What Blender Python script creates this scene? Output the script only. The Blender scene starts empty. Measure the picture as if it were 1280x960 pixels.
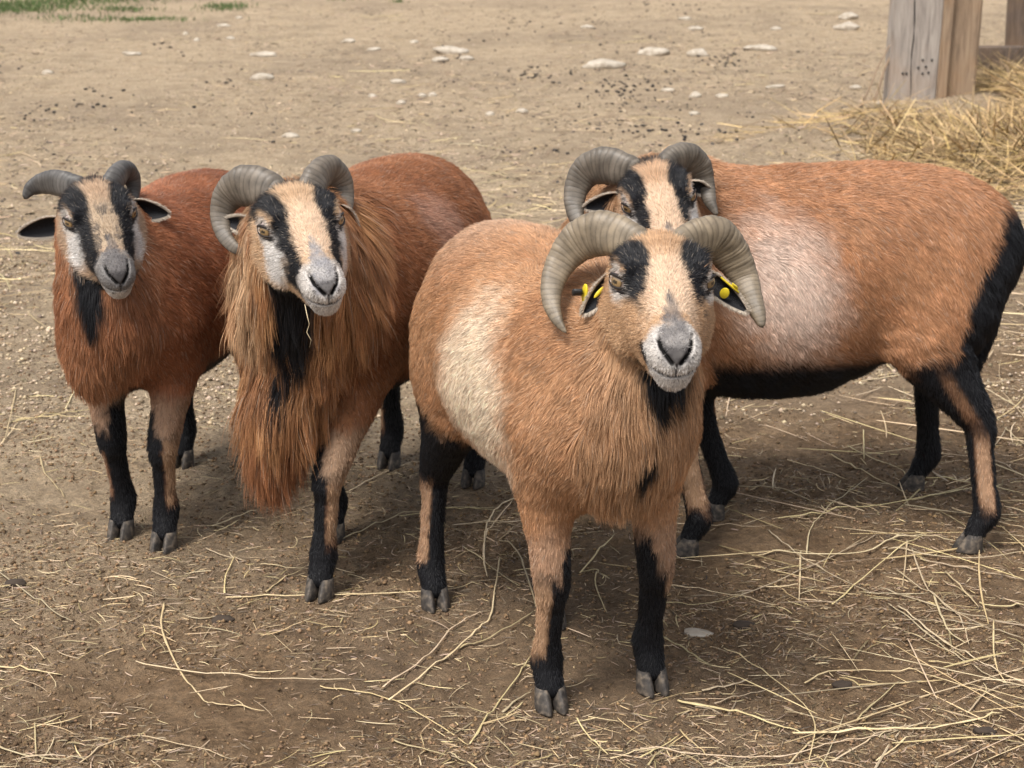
import bpy, math, random
import numpy as np
from mathutils import Vector, Matrix
rng = np.random.default_rng(7); random.seed(7)
R_ = math.radians
FUR = 1.0            # density of the coats
# ------------------------------------------------------------------ camera, sky, sun, exposure
sc = bpy.context.scene
CAM_H, CAM_PITCH = 1.38, math.atan(680/2400)
cd = bpy.data.cameras.new('camera'); cam = bpy.data.objects.new('camera', cd); sc.collection.objects.link(cam)
cam.location = (0, 0, CAM_H); cam.rotation_euler = (math.pi/2-CAM_PITCH, 0, 0)
cd.sensor_width = 36; cd.lens = 67.5; cd.clip_end = 500; cd.clip_start = .05
cd.dof.use_dof = True; cd.dof.focus_distance = 3.2; cd.dof.aperture_fstop = 11
sc.camera = cam
SUN_EL, SUN_AZ = 58, 215      # azimuth clockwise from +Y (towards the light)
w = bpy.data.worlds.new('World'); sc.world = w; w.use_nodes = True
nt = w.node_tree; bg = nt.nodes['Background']; sky = nt.nodes.new('ShaderNodeTexSky')
sky.sky_type = 'NISHITA'; sky.sun_disc = False; sky.sun_elevation = R_(SUN_EL); sky.sun_rotation = R_(SUN_AZ)
sky.air_density = 1.0; sky.dust_density = 4.0; sky.ozone_density = .6
hs = nt.nodes.new('ShaderNodeHueSaturation'); hs.inputs['Saturation'].default_value = .35
nt.links.new(sky.outputs[0], hs.inputs['Color']); nt.links.new(hs.outputs[0], bg.inputs[0]); bg.inputs[1].default_value = .105
sl = bpy.data.lights.new('sun', 'SUN'); sl.energy = 1.75; sl.angle = R_(17); sl.color = (1, .95, .88)
so = bpy.data.objects.new('sun', sl); sc.collection.objects.link(so)
sd = Vector((math.sin(R_(SUN_AZ))*math.cos(R_(SUN_EL)), math.cos(R_(SUN_AZ))*math.cos(R_(SUN_EL)), math.sin(R_(SUN_EL))))
so.rotation_euler = sd.to_track_quat('Z', 'Y').to_euler(); so.location = (0, 0, 10)
sc.view_settings.view_transform = 'Standard'; sc.view_settings.look = 'None'; sc.view_settings.gamma = 1
sc.view_settings.exposure = 0.92
sc.cycles.use_denoising = True
sc.cycles.max_bounces = 6; sc.cycles.transparent_max_bounces = 8
try: sc.cycles_curves.subdivisions = 2; sc.cycles_curves.shape = 'RIBBONS'
except Exception: pass
# ------------------------------------------------------------------ helpers
C = sc.collection
def srgb(r, g, b):
    c = np.array([r, g, b])/255.; return np.where(c <= .04045, c/12.92, ((c+.055)/1.055)**2.4)
def mesh_obj(name, V, F, mat, parent=None, smooth=True, col=None):
    me = bpy.data.meshes.new(name)
    V = np.asarray(V, np.float32)
    if isinstance(F, np.ndarray):
        k = F.shape[1]; me.vertices.add(len(V)); me.vertices.foreach_set('co', V.ravel())
        me.loops.add(F.size); me.loops.foreach_set('vertex_index', F.astype(np.int32).ravel())
        me.polygons.add(len(F)); me.polygons.foreach_set('loop_start', np.arange(0, F.size, k, dtype=np.int32))
        me.update(calc_edges=True)
    else:
        me.from_pydata([tuple(map(float, v)) for v in V], [], F); me.update()
    me.polygons.foreach_set('use_smooth', np.full(len(me.polygons), smooth)); me.update()
    if col is not None:
        a = me.attributes.new('col', 'FLOAT_COLOR', 'POINT'); c = np.ones((len(V), 4), np.float32); c[:, :3] = col
        a.data.foreach_set('color', c.ravel())
    if mat: me.materials.append(mat)
    o = bpy.data.objects.new(name, me); C.objects.link(o)
    if parent: o.parent = parent
    return o
def tag(o, label=None, cat=None, group=None, kind=None):
    for k, v in (('label', label), ('category', cat), ('group', group), ('kind', kind)):
        if v: o[k] = v
    return o
def hash3(i, j, k, seed):
    h = (i.astype(np.int64)*374761393 + j.astype(np.int64)*668265263 + k.astype(np.int64)*2147483647 + seed*974634777) & 0xffffffff
    h = ((h ^ (h >> 13))*1274126177) & 0xffffffff; h = (h ^ (h >> 16)) & 0xffffffff
    return (h/4294967295.0).astype(np.float32)
def noise(P, scale, seed=0):            # value noise 0..1
    p = np.asarray(P, np.float32)*scale; i = np.floor(p).astype(np.int64); f = (p-i).astype(np.float32); f = f*f*(3-2*f)
    r = 0
    for a in (0, 1):
        for b in (0, 1):
            for c in (0, 1):
                wt = (f[:, 0] if a else 1-f[:, 0])*(f[:, 1] if b else 1-f[:, 1])*(f[:, 2] if c else 1-f[:, 2])
                r = r+wt*hash3(i[:, 0]+a, i[:, 1]+b, i[:, 2]+c, seed)
    return r
def fbm(P, scale, seed=0, o=4):
    r = 0; a = .5; t = 0
    for k in range(o): r = r+a*noise(P, scale*2**k, seed+k); t += a; a *= .5
    return r/t
def sstep(a, b, x):
    t = np.clip((x-a)/(b-a), 0, 1); return t*t*(3-2*t)
def nrm(v): return v/np.maximum(np.linalg.norm(v, axis=-1, keepdims=True), 1e-9)
class NT:
    def __init__(s, name):
        s.m = bpy.data.materials.new(name); s.m.use_nodes = True; s.t = s.m.node_tree; s.b = s.t.nodes['Principled BSDF']
        s.out = s.t.nodes['Material Output']
    def n(s, typ, ins={}, **kw):
        x = s.t.nodes.new(typ)
        for k, v in kw.items(): setattr(x, k, v)
        for k, v in ins.items():
            if isinstance(v, bpy.types.NodeSocket): s.t.links.new(v, x.inputs[k])
            else: x.inputs[k].default_value = v
        return x
    def l(s, a, b): s.t.links.new(a, b)
    def ramp(s, fac, stops):
        x = s.n('ShaderNodeValToRGB', {'Fac': fac}); e = x.color_ramp.elements
        while len(e) < len(stops): e.new(.5)
        for k, (p, c) in enumerate(stops): e[k].position = p; e[k].color = (*c, 1) if len(c) == 3 else c
        return x.outputs[0]
    def mix(s, f, a, b, mode='MIX'):
        x = s.n('ShaderNodeMix', data_type='RGBA', blend_type=mode)
        for sock, v in ((x.inputs[0], f), (x.inputs[6], a), (x.inputs[7], b)):
            if isinstance(v, bpy.types.NodeSocket): s.l(v, sock)
            else: sock.default_value = v if not isinstance(v, (tuple, list, np.ndarray)) else (*v, 1)[:4]
        return x.outputs[2]
    def bump(s, h, strength, dist):
        x = s.n('ShaderNodeBump', {'Height': h, 'Strength': strength, 'Distance': dist}); s.l(x.outputs[0], s.b.inputs['Normal']); return x
# ------------------------------------------------------------------ materials
def attr_mat(name, rough=.6, spec=.3, sheen=0):
    m = NT(name); a = m.n('ShaderNodeAttribute', attribute_name='col'); m.l(a.outputs['Color'], m.b.inputs['Base Color'])
    m.b.inputs['Roughness'].default_value = rough; m.b.inputs['Specular IOR Level'].default_value = spec
    if sheen: m.b.inputs['Sheen Weight'].default_value = sheen
    return m
M_skin = attr_mat('hide', .75, .15).m
fm = attr_mat('fur_strand', .42, .35); M_fur = fm.m
hm = NT('horn_keratin')
a = hm.n('ShaderNodeAttribute', attribute_name='col')
tc = hm.n('ShaderNodeTexCoord'); nz = hm.n('ShaderNodeTexNoise', {'Vector': tc.outputs['Object'], 'Scale': 60., 'Detail': 6.})
nz2 = hm.n('ShaderNodeTexNoise', {'Vector': tc.outputs['Object'], 'Scale': 420., 'Detail': 3.})
c1 = hm.mix(.5, a.outputs['Color'], hm.ramp(nz.outputs[0], [(.3, (.35, .33, .3)), (.7, (1.3, 1.25, 1.15))]), 'MULTIPLY')
hm.l(c1, hm.b.inputs['Base Color']); hm.b.inputs['Roughness'].default_value = .5; hm.bump(nz2.outputs[0], .35, .001); M_horn = hm.m
M_ear = attr_mat('ear_skin', .7, .2).m
def plain(name, col, rough=.5, spec=.4, **k):
    m = NT(name); m.b.inputs['Base Color'].default_value = (*col, 1); m.b.inputs['Roughness'].default_value = rough
    m.b.inputs['Specular IOR Level'].default_value = spec
    for a, v in k.items(): m.b.inputs[a].default_value = v
    return m.m
em = attr_mat('eye', .08, .6); em.b.inputs['Coat Weight'].default_value = 1.; M_eye = em.m
fmm = NT('hoof_horn'); tc = fmm.n('ShaderNodeTexCoord'); nz = fmm.n('ShaderNodeTexNoise', {'Vector': tc.outputs['Object'], 'Scale': 90., 'Detail': 5.})
fmm.l(fmm.ramp(nz.outputs[0], [(.3, (.02, .017, .015)), (.5, (.06, .05, .042)), (.7, (.17, .135, .10))]), fmm.b.inputs['Base Color']); fmm.b.inputs['Roughness'].default_value = .7
fmm.bump(nz.outputs[0], .5, .002); M_hoof = fmm.m
M_tag = plain('yellow_plastic', (.70, .55, .03), .45)
M_dark = plain('dark_plastic', (.02, .02, .02), .4)
# ------------------------------------------------------------------ implicit surfaces
def cat(st, n):
    st = np.asarray(st, float); out = []
    m = len(st)
    for i in range(m-1):
        p0 = st[max(i-1, 0)]; p1 = st[i]; p2 = st[i+1]; p3 = st[min(i+2, m-1)]
        for k in range(n):
            t = k/n
            v = .5*(2*p1+(p2-p0)*t+(2*p0-5*p1+4*p2-p3)*t*t+(3*p1-p0-3*p2+p3)*t**3)
            v[-2:] = p1[-2:]*(1-t)+p2[-2:]*t
            out.append(v)
    out.append(st[-1]); return np.array(out)
class Loft:            # rows: centre xyz, side xyz, half width, half height
    def __init__(s, st, n=3):
        s.st = cat(st, n) if n > 1 else np.asarray(st, float)
        r = s.st[:, 6:8].max()
        s.lo = s.st[:, :3].min(0)-r-.07; s.hi = s.st[:, :3].max(0)+r+.07
    def __call__(s, P):
        d = np.full(len(P), .25, np.float32)
        m = np.all((P > s.lo) & (P < s.hi), axis=1)
        if not m.any(): return d
        Q = P[m]; best = np.full(len(Q), 9., np.float32)
        for a, b in zip(s.st[:-1], s.st[1:]):
            ab = b[:3]-a[:3]; L = np.linalg.norm(ab)
            if L < 1e-6: continue
            ax = ab/L; side = nrm(a[3:6]+b[3:6]); side = nrm(side-ax*(side@ax)); up = np.cross(ax, side)
            q0 = Q-a[:3].astype(np.float32); al = q0@ax.astype(np.float32); t = np.clip(al/L, 0, 1); al = al-t*L
            sx = q0@side.astype(np.float32); ux = q0@up.astype(np.float32)
            rw = a[6]+(b[6]-a[6])*t; rh = a[7]+(b[7]-a[7])*t; rl = np.minimum(rw, rh)
            x, y, z = sx/rw, ux/rh, al/rl
            k0 = np.sqrt(x*x+y*y+z*z); k1 = np.sqrt((x/rw)**2+(y/rh)**2+(z/rl)**2)+1e-6
            best = np.minimum(best, k0*(k0-1)/k1)
        d[m] = np.minimum(best, .25); return d
def smin(a, b, k):
    h = np.maximum(k-np.abs(a-b), 0)/k; return np.minimum(a, b)-h*h*k*.25
def smax(a, b, k): return -smin(-a, -b, k)
def surface_nets(D, org, h):
    s = D < 0; nx, ny, nz_ = D.shape
    c = np.zeros((nx-1, ny-1, nz_-1), np.int8)
    for a in (0, 1):
        for b in (0, 1):
            for e in (0, 1): c += s[a:nx-1+a, b:ny-1+b, e:nz_-1+e]
    act = (c > 0) & (c < 8); idx = np.full(act.shape, -1, np.int64); I = np.argwhere(act); idx[act] = np.arange(len(I))
    S = np.zeros((len(I), 3)); N = np.zeros(len(I))
    cor = [(0, 0, 0), (1, 0, 0), (0, 1, 0), (1, 1, 0), (0, 0, 1), (1, 0, 1), (0, 1, 1), (1, 1, 1)]
    for i in range(8):
        for j in range(i+1, 8):
            if sum(abs(cor[i][k]-cor[j][k]) for k in range(3)) != 1: continue
            A = I+cor[i]; B = I+cor[j]; da = D[A[:, 0], A[:, 1], A[:, 2]]; db = D[B[:, 0], B[:, 1], B[:, 2]]
            m = (da < 0) != (db < 0); t = np.where(m, da/np.where(m, da-db, 1), 0)
            S += np.where(m[:, None], A+(B-A)*t[:, None], 0); N += m
    V = org+h*S/N[:, None]; F = []
    for ax in range(3):
        u, v = [(1, 2), (2, 0), (0, 1)][ax]
        sl0 = [slice(None)]*3; sl1 = [slice(None)]*3; sl0[ax] = slice(0, -1); sl1[ax] = slice(1, None)
        e = s[tuple(sl0)] != s[tuple(sl1)]; E = np.argwhere(e)
        E = E[(E[:, u] > 0) & (E[:, v] > 0) & (E[:, u] < D.shape[u]-1) & (E[:, v] < D.shape[v]-1)]
        du = np.zeros(3, int); du[u] = 1; dv = np.zeros(3, int); dv[v] = 1
        q = [E-du-dv, E-dv, E, E-du]; q = np.stack([idx[x[:, 0], x[:, 1], x[:, 2]] for x in q], 1)
        ins = s[E[:, 0], E[:, 1], E[:, 2]]; q[~ins] = q[~ins][:, ::-1]; F.append(q)
    return V, np.concatenate(F)
def grad(f, P, e=.0015):
    g = np.stack([f(P+np.array(d, np.float32)*e)-f(P-np.array(d, np.float32)*e) for d in ((1, 0, 0), (0, 1, 0), (0, 0, 1))], 1)
    return g/(2*e)
def mesh_sdf(f, lo, hi, h):
    n = np.ceil((hi-lo)/h/4).astype(int)*4+1; H4 = h*4; nc = (n-1)//4+1
    g = np.stack(np.meshgrid(*[lo[k]+H4*np.arange(nc[k]) for k in range(3)], indexing='ij'), -1).reshape(-1, 3).astype(np.float32)
    Dc = f(g).reshape(nc); near = np.abs(Dc) < h*11
    # dilate to fine cells
    cell = np.zeros(nc-1, bool)
    for a in (0, 1):
        for b in (0, 1):
            for c in (0, 1): cell |= near[a:nc[0]-1+a, b:nc[1]-1+b, c:nc[2]-1+c]
    rep = np.repeat(np.repeat(np.repeat(Dc[:-1, :-1, :-1], 4, 0), 4, 1), 4, 2)
    D = np.full(n, .2, np.float32); D[:-1, :-1, :-1] = rep
    cm = np.repeat(np.repeat(np.repeat(cell, 4, 0), 4, 1), 4, 2); M = np.zeros(n, bool)
    M[:-1, :-1, :-1] = cm; M[1:, 1:, 1:] |= cm
    I = np.argwhere(M); D[M] = f((lo+I*h).astype(np.float32))
    V, F = surface_nets(D, lo, h); V = V.astype(np.float32)
    for _ in range(2):
        g = grad(f, V); d = f(V); st = d[:, None]*g/np.maximum((g*g).sum(1, keepdims=True), .2); V -= np.clip(st, -h, h)
    return V, F
def split_quads(V, F, mask):
    Q = F[mask]; keep = F[~mask]
    e = np.stack([Q, np.roll(Q, -1, 1)], -1).reshape(-1, 2); es = np.sort(e, 1)
    u, inv = np.unique(es, axis=0, return_inverse=True); inv = inv.reshape(-1, 4)
    n0 = len(V); mid = (V[u[:, 0]]+V[u[:, 1]])/2; cen = V[Q].mean(1); V2 = np.concatenate([V, mid, cen])
    m = inv+n0; c = n0+len(u)+np.arange(len(Q))
    new = [np.stack([Q[:, k], m[:, k], c, m[:, k-1]], 1) for k in range(4)]
    return V2.astype(np.float32), np.concatenate([keep]+new), n0, len(keep)
# ------------------------------------------------------------------ sheep
HEAD = {
  'A': dict(horns=[[(-0.018,-0.023,0.041,0.021),(-0.035,-0.043,0.045,0.028),(-0.055,-0.071,0.044,0.032),(-0.068,-0.098,0.028,0.029),(-0.063,-0.120,0.003,0.022),(-0.044,-0.133,-0.021,0.017),(-0.021,-0.135,-0.042,0.013),(0.001,-0.128,-0.058,0.008),(0.015,-0.118,-0.069,0.002)],
    [(-0.018,0.032,0.045,0.021),(-0.033,0.050,0.048,0.027),(-0.049,0.079,0.044,0.031),(-0.056,0.104,0.017,0.027),(-0.048,0.122,-0.011,0.020),(-0.025,0.130,-0.030,0.015),(-0.003,0.137,-0.047,0.011),(0.011,0.141,-0.059,0.004)]],
    ears=[((-0.018,-0.056,-0.008),(0.007,-0.096,-0.047),0.012),((-0.015,0.070,-0.004),(0.012,0.120,-0.039),0.012)]),
  'B': dict(horns=[[(-0.028,-0.021,0.041,0.025),(-0.046,-0.036,0.047,0.032),(-0.072,-0.060,0.044,0.036),(-0.090,-0.085,0.026,0.028),(-0.085,-0.103,-0.001,0.019),(-0.063,-0.106,-0.025,0.014),(-0.038,-0.098,-0.038,0.011),(-0.016,-0.085,-0.043,0.008),(-0.006,-0.072,-0.045,0.003)],
    [(-0.016,0.032,0.046,0.024),(-0.038,0.048,0.057,0.025),(-0.063,0.070,0.055,0.028),(-0.071,0.089,0.033,0.023),(-0.061,0.094,0.008,0.017),(-0.038,0.088,-0.010,0.013),(-0.017,0.080,-0.023,0.008),(-0.004,0.073,-0.031,0.003)]],
    ears=[((-0.031,-0.060,-0.011),(-0.075,-0.102,-0.011),0.014),((-0.010,0.079,0.002),(-0.023,0.102,-0.039),0.011)]),
  'C': dict(horns=[[(-0.032,-0.020,0.035,0.022),(-0.052,-0.038,0.036,0.026),(-0.081,-0.059,0.031,0.026),(-0.102,-0.084,0.021,0.020),(-0.103,-0.105,0.012,0.014),(-0.094,-0.118,0.001,0.005)],
    [(-0.015,0.031,0.038,0.021),(-0.039,0.049,0.046,0.023),(-0.067,0.069,0.042,0.023),(-0.077,0.083,0.020,0.018),(-0.067,0.085,-0.003,0.012),(-0.051,0.080,-0.018,0.005)]],
    ears=[((-0.027,-0.064,-0.031),(-0.054,-0.142,-0.051),0.020),((-0.007,0.066,-0.009),(0.014,0.135,-0.020),0.020)]),
  'D': dict(horns=[[(-0.024,-0.027,0.032,0.026),(-0.039,-0.047,0.037,0.032),(-0.063,-0.076,0.037,0.037),(-0.077,-0.110,0.024,0.032),(-0.065,-0.135,-0.000,0.024),(-0.037,-0.146,-0.022,0.018),(-0.004,-0.143,-0.041,0.013),(0.024,-0.129,-0.054,0.009),(0.038,-0.111,-0.065,0.003)],
    [(-0.026,0.028,0.034,0.025),(-0.045,0.046,0.034,0.029),(-0.061,0.072,0.024,0.031),(-0.064,0.092,-0.004,0.027),(-0.049,0.100,-0.033,0.018),(-0.020,0.102,-0.054,0.012),(0.003,0.108,-0.069,0.004)]],
    ears=[((-0.014,-0.062,-0.012),(-0.030,-0.129,-0.023),0.017),((-0.025,0.073,-0.016),(-0.039,0.106,-0.046),0.012)]),
}
BLACK = np.array([.010, .010, .012])
SPEC = {
 'A': dict(loc=(.072, 3.14), head=(.294, -.956), size=1.045, fat=.955, lift=0., zs=-.012,
   feet=dict(fr=(.063, 2.91), fl=(.235, 2.98), hr=(-.145, 3.345), hl=(.07, 3.26)),
   hp=((.216, 2.794, .750), (1.6, 7.2, -1.2), 1.14), coat=(.50, .285, .155), dark=(.37, .18, .085), face=(.52, .33, .19),
   mane=0, label='light tan horned ram in front with yellow ear tags, facing the camera'),
 'B': dict(loc=(-.288, 3.80), head=(-.255, -.965), size=1.065, fat=1.0, lift=0., zs=.0,
   feet=dict(fl=(-.363, 3.395), fr=(-.368, 3.70), hr=(-.28, 4.18), hl=(-.085, 4.05)),
   hp=((-.387, 3.369, .725), (17.1, 10.8, 5.55), 1.128), coat=(.37, .165, .078), dark=(.24, .09, .038), face=(.58, .40, .25),
   mane=1, label='long-maned horned ram with hair hanging from its chest, second sheep from the left'),
 'C': dict(loc=(-.715, 3.93), head=(-.16, -.987), size=.99, fat=.93, lift=0., zs=.0,
   feet=dict(fr=(-.803, 3.72), fl=(-.703, 3.65), hr=(-.755, 4.19), hl=(-.60, 4.20)),
   hp=((-.798, 3.631, .695), (20.7, 16.8, 5.3), 1.023), coat=(.35, .14, .068), dark=(.21, .075, .034), face=(.48, .34, .23),
   mane=.45, label='dark red-brown young ram with short grey horns and ears held out, leftmost sheep'),
 'D': dict(loc=(.552, 3.83), head=(-.995, -.08), size=1.08, fat=1.03, lift=0., zs=.018,
   feet=dict(fl=(.356, 3.62), fr=(.43, 3.83), hl=(.93, 3.64), hr=(.892, 4.02)),
   hp=((.269, 3.582, .741), (6.3, 20.7, 10.7), 1.037), coat=(.44, .225, .115), dark=(.33, .15, .07), face=(.58, .39, .25),
   mane=.1, label='large brown ram standing side-on behind the front ram, pale patch on its flank'),
}
def head_rot(y, p, r):
    y, p, r = R_(y), R_(p), R_(r)
    F = np.array([math.sin(y)*math.cos(p), -math.cos(y)*math.cos(p), -math.sin(p)]); L = np.array([math.cos(y), math.sin(y), 0.]); U = np.cross(F, L)
    L, U = L*math.cos(r)+U*math.sin(r), U*math.cos(r)-L*math.sin(r)
    return np.array([F, L, U])
HST = np.array([  # head stations x, z, half width, half height (unit head)
 (-.045, -.010, .040, .042), (-.02, -.004, .054, .056), (.01, -.004, .060, .064), (.04, -.006, .064, .067), (.07, -.010, .063, .066),
 (.10, -.014, .054, .060), (.13, -.018, .044, .051), (.16, -.020, .036, .043), (.19, -.021, .031, .036), (.213, -.021, .028, .031), (.230, -.018, .022, .023)])
class Sheep:
    def __init__(s, key):
        S = SPEC[key]; s.key = key; s.S = S
        F = np.array([*S['head'], 0.]); F /= np.linalg.norm(F); L = np.array([-F[1], F[0], 0]); s.M = np.array([F, L, [0, 0, 1]])
        s.o = np.array([*S['loc'], 0.]); s.loc = lambda p: (np.asarray(p, float)-s.o)@s.M.T
        hp, he, s.hs = S['hp']; s.hc = s.loc(hp); s.HR = head_rot(*he)@s.M.T     # rows: head axes in sheep local
        s.h2l = lambda p: s.hc+s.hs*(np.asarray(p, float)@s.HR)
        s.l2h = lambda P: ((P-s.hc.astype(np.float32))@s.HR.T.astype(np.float32))/s.hs
        z = S['size']; f = S['fat']; Y = np.array([0, 1., 0])
        def st(x, zc, w_, h_): return (x*z, 0, zc*z, 0, 1, 0, w_*z*f, h_*z)
        s.torso = Loft([st(-.385, .515, .055, .075), st(-.35, .530, .105, .115), st(-.28, .530, .150, .155), st(-.16, .513, .185, .185),
                        st(-.02, .495-S['zs'], .197, .200+S['zs']), st(.10, .495-S['zs'], .183, .198+S['zs']), st(.20, .512, .148, .178), st(.28, .528, .110, .148), st(.335, .53, .075, .10)], 3)
        hl = s.HR[1]; nb = s.h2l((-.015, 0, -.012)); mid_side = nrm(Y+hl)
        base = np.array([.20*z, 0, .55*z]); base2 = np.array([.29*z, 0, .54*z])
        m1 = base2*.5+nb*.5+np.array([.01, 0, .00])
        mn = S['mane']
        nk_ = .86 if s.key in 'AC' else 1.; s.neck = Loft([(*base, *Y, .120*z*nk_, .150*z), (*base2, *Y, (.098*z+.012*mn)*nk_, .125*z), (*m1, *mid_side, (.074+.024*mn)*z*(.93 if s.key in 'AC' else 1.), .105*z+.015*mn),
                       (*(m1*.4+nb*.6), *mid_side, .066*z+.026*mn, .090*z+.01*mn), (*nb, *hl, .050*s.hs, .062*s.hs)], 3)
        prims = []
        # brisket / mane bulk
        thr = s.h2l((.05, 0, -.07)); s.thr = thr
        bz = .335 if mn < .3 else (.40 if mn < .8 else .33)
        bx = .335*z
        prims_b = [(*(thr*.85+np.array([bx, 0, .45*z])*.15), *Y, .045+.02*mn, .045), (*(np.array([bx, 0, .50*z])*.6+thr*.4), *Y, .065+.02*mn, .06), (bx, 0, .495*z, *Y, .080, .080), (bx-.03, 0, bz+.105, *Y, .055, .055)]
        if mn > .8: prims_b = prims_b[:3]+[(bx+.035, -.035, .40, *Y, .065, .065), (bx+.045, -.05, .33, *Y, .045, .05), (bx+.045, -.06, .275, *Y, .022, .03)]
        elif mn > .3: prims_b = prims_b[:3]+[(bx+.015, -.03, .42, *Y, .06, .06), (bx+.02, -.04, .375, *Y, .035, .035)]
        s.bris = Loft(prims_b, 3)
        s.brisk_line = np.array([p[:3] for p in prims_b])
        # head
        hst = [(*s.h2l((x, 0, zz)), *hl, a*s.hs, b*s.hs) for x, zz, a, b in HST]
        s.headl = Loft(hst, 2)
        hx = lambda pts: Loft([(*s.h2l(p[:3]), *hl, p[3]*s.hs, (p[4] if len(p) > 4 else p[3])*s.hs) for p in pts], 1)
        s.hadd = [hx([(.035, .040, -.045, .030), (.085, .034, -.050, .024)]), hx([(.035, -.040, -.045, .030), (.085, -.034, -.050, .024)]),
                  hx([(.046, .046, .044, .012), (.082, .045, .041, .011)]), hx([(.046, -.046, .044, .012), (.082, -.045, .041, .011)]),
                  hx([(.195, .013, -.014, .018), (.222, .0125, -.016, .0155)]), hx([(.195, -.013, -.014, .018), (.222, -.0125, -.016, .0155)]),
                  hx([(.16, 0, -.044, .019, .016), (.205, 0, -.046, .018, .015), (.222, 0, -.0475, .0165, .0135)]),
                  hx([(.04, 0, .044, .030, .016), (.13, 0, .024, .022, .014), (.205, 0, .001, .017, .012), (.226, 0, -.008, .013, .010)])]
        s.hsub = [hx([(.243, .0065, -.017, .003, .0025), (.240, .012, -.010, .0042, .0035), (.231, .018, -.003, .0042, .003), (.219, .0225, .003, .003, .002)]),
                  hx([(.243, -.0065, -.017, .003, .0025), (.240, -.012, -.010, .0042, .0035), (.231, -.018, -.003, .0042, .003), (.219, -.0225, .003, .003, .002)]),
                  hx([(.241, 0, -.018, .0013, .006), (.238, 0, -.030, .0013, .006)]),
                  hx([(.236, 0, -.0325, .005, .0018), (.229, .014, -.0330, .005, .0018), (.212, .026, -.0315, .005, .0018), (.188, .031, -.0285, .005, .0016)]),
                  hx([(.236, 0, -.0325, .005, .0018), (.229, -.014, -.0330, .005, .0018), (.212, -.026, -.0315, .005, .0018), (.188, -.031, -.0285, .005, .0016)])]
        s.eye_c = [np.array([.072, sg*.0560, .023]) for sg in (1, -1)]
        # legs
        s.legs = []; s.feet = {}
        for k, p in S['feet'].items():
            ft = s.loc((*p, 0)); ft[2] = 0; sg = 1 if k[1] == 'l' else -1; s.feet[k] = ft
            kf = z
            if k[0] == 'f':
                sh = np.array([.245*z, sg*.085*z*f, .47*z]); el = np.array([.215*z, sg*.088*z, .375*z])
                el[:2] = el[:2]*.80+ft[:2]*.20
                kn = np.array([ft[0]*.72+el[0]*.28+.012, ft[1]*.78+el[1]*.22, .215*kf]); fe = np.array([ft[0]*.97+kn[0]*.03-.020, ft[1], .078])
                pts = [(*sh, *Y, .062, .085), (*el, *Y, .046, .060), (*(el*.45+kn*.55), *Y, .033, .038), (*kn, *Y, .029, .031), (*(kn*.72+fe*.28), *Y, .0215, .023),
                       (*(kn*.3+fe*.7), *Y, .0195, .022), (*fe, *Y, .0262, .027), (ft[0]-.009, ft[1], .052, *Y, .0235, .0205), (ft[0]-.001, ft[1], .034, *Y, .0235, .018)]
            else:
                hb = .035 if s.key == 'D' else 0.; sh = np.array([-.255*z-hb*.7, sg*.085*z*f, .50*z]); stf = np.array([-.175*z-hb, sg*.112*z*f, .395*z])
                stf[:2] += (ft[:2]-np.array([-.26*z, sg*.10]))*.35
                hk = np.array([ft[0]*.75-.30*z*.25-.012, ft[1]*.8+sg*.09*.2, .245*kf]); fe = np.array([ft[0]*.97+hk[0]*.03-.024, ft[1], .080])
                pts = [(*sh, *Y, .085, .13), (*(sh*.5+stf*.5-np.array([.015, 0, 0])), *Y, .078, .120), (*(stf-np.array([.012, 0, 0])), *Y, .056, .090), (*(stf*.5+hk*.5), *Y, .040, .055), (*hk, *Y, .027, .032), (*(hk*.7+fe*.3), *Y, .021, .0245),
                       (*(hk*.3+fe*.7), *Y, .020, .022), (*fe, *Y, .0255, .027), (ft[0]-.009, ft[1], .052, *Y, .0230, .0205), (ft[0]-.001, ft[1], .034, *Y, .0230, .018)]
            s.legs.append((k, Loft(pts, 3), ft, np.array([p[:3] for p in pts])))
        s.tail = Loft([(-.350*z, 0, .60*z, *Y, .026, .022), (-.398*z, 0, .55*z, *Y, .028, .022), (-.410*z, .006, .47*z, *Y, .028, .023), (-.396*z, .012, .38*z, *Y, .024, .022), (-.380*z, .016, .31*z, *Y, .012, .012)], 3)
        s.belly = .295*z
    def f(s, P):
        d = s.torso(P); 
        for _, L, _, _ in s.legs: d = smin(d, L(P), .05)
        d = smin(d, s.tail(P), .02)
        n = smin(s.neck(P), s.bris(P), .06); d = smin(d, n, .07)
        h = s.headl(P)
        for a in s.hadd: h = smin(h, a(P), .018*s.hs)
        H = s.l2h(P)
        for e in s.eye_c:                                 # eye sockets
            q = (H-e.astype(np.float32))/np.array([.0175, .0170, .0108], np.float32); h = smax(h, -(np.sqrt((q*q).sum(1))-1)*.0095*s.hs, .005)
        h = h+s.grooves(H)[0]*s.hs
        return smin(d, h, .028)
    def grooves(s, H):
        x, ay, zz = H[:, 0], np.abs(H[:, 1]), H[:, 2]; fr = sstep(.200, .215, x)
        pts = [(.0055, -.0160), (.0115, -.0090), (.0175, -.0025), (.0205, .0045)]; dn_ = np.full(len(H), 9., np.float32)
        for (a0, b0), (a1, b1) in zip(pts[:-1], pts[1:]):
            L2 = (a1-a0)**2+(b1-b0)**2; t = np.clip(((ay-a0)*(a1-a0)+(zz-b0)*(b1-b0))/L2, 0, 1); dn_ = np.minimum(dn_, np.hypot(ay-a0-(a1-a0)*t, zz-b0-(b1-b0)*t))
        zm = -.0355+.0050*(ay/.028)**2+.10*np.maximum(0, .215-x); dm = np.abs(zz-zm); mfr = sstep(.172, .185, x)
        dp = np.where((zz < -.0165) & (zz > -.035), ay, 9.)
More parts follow.
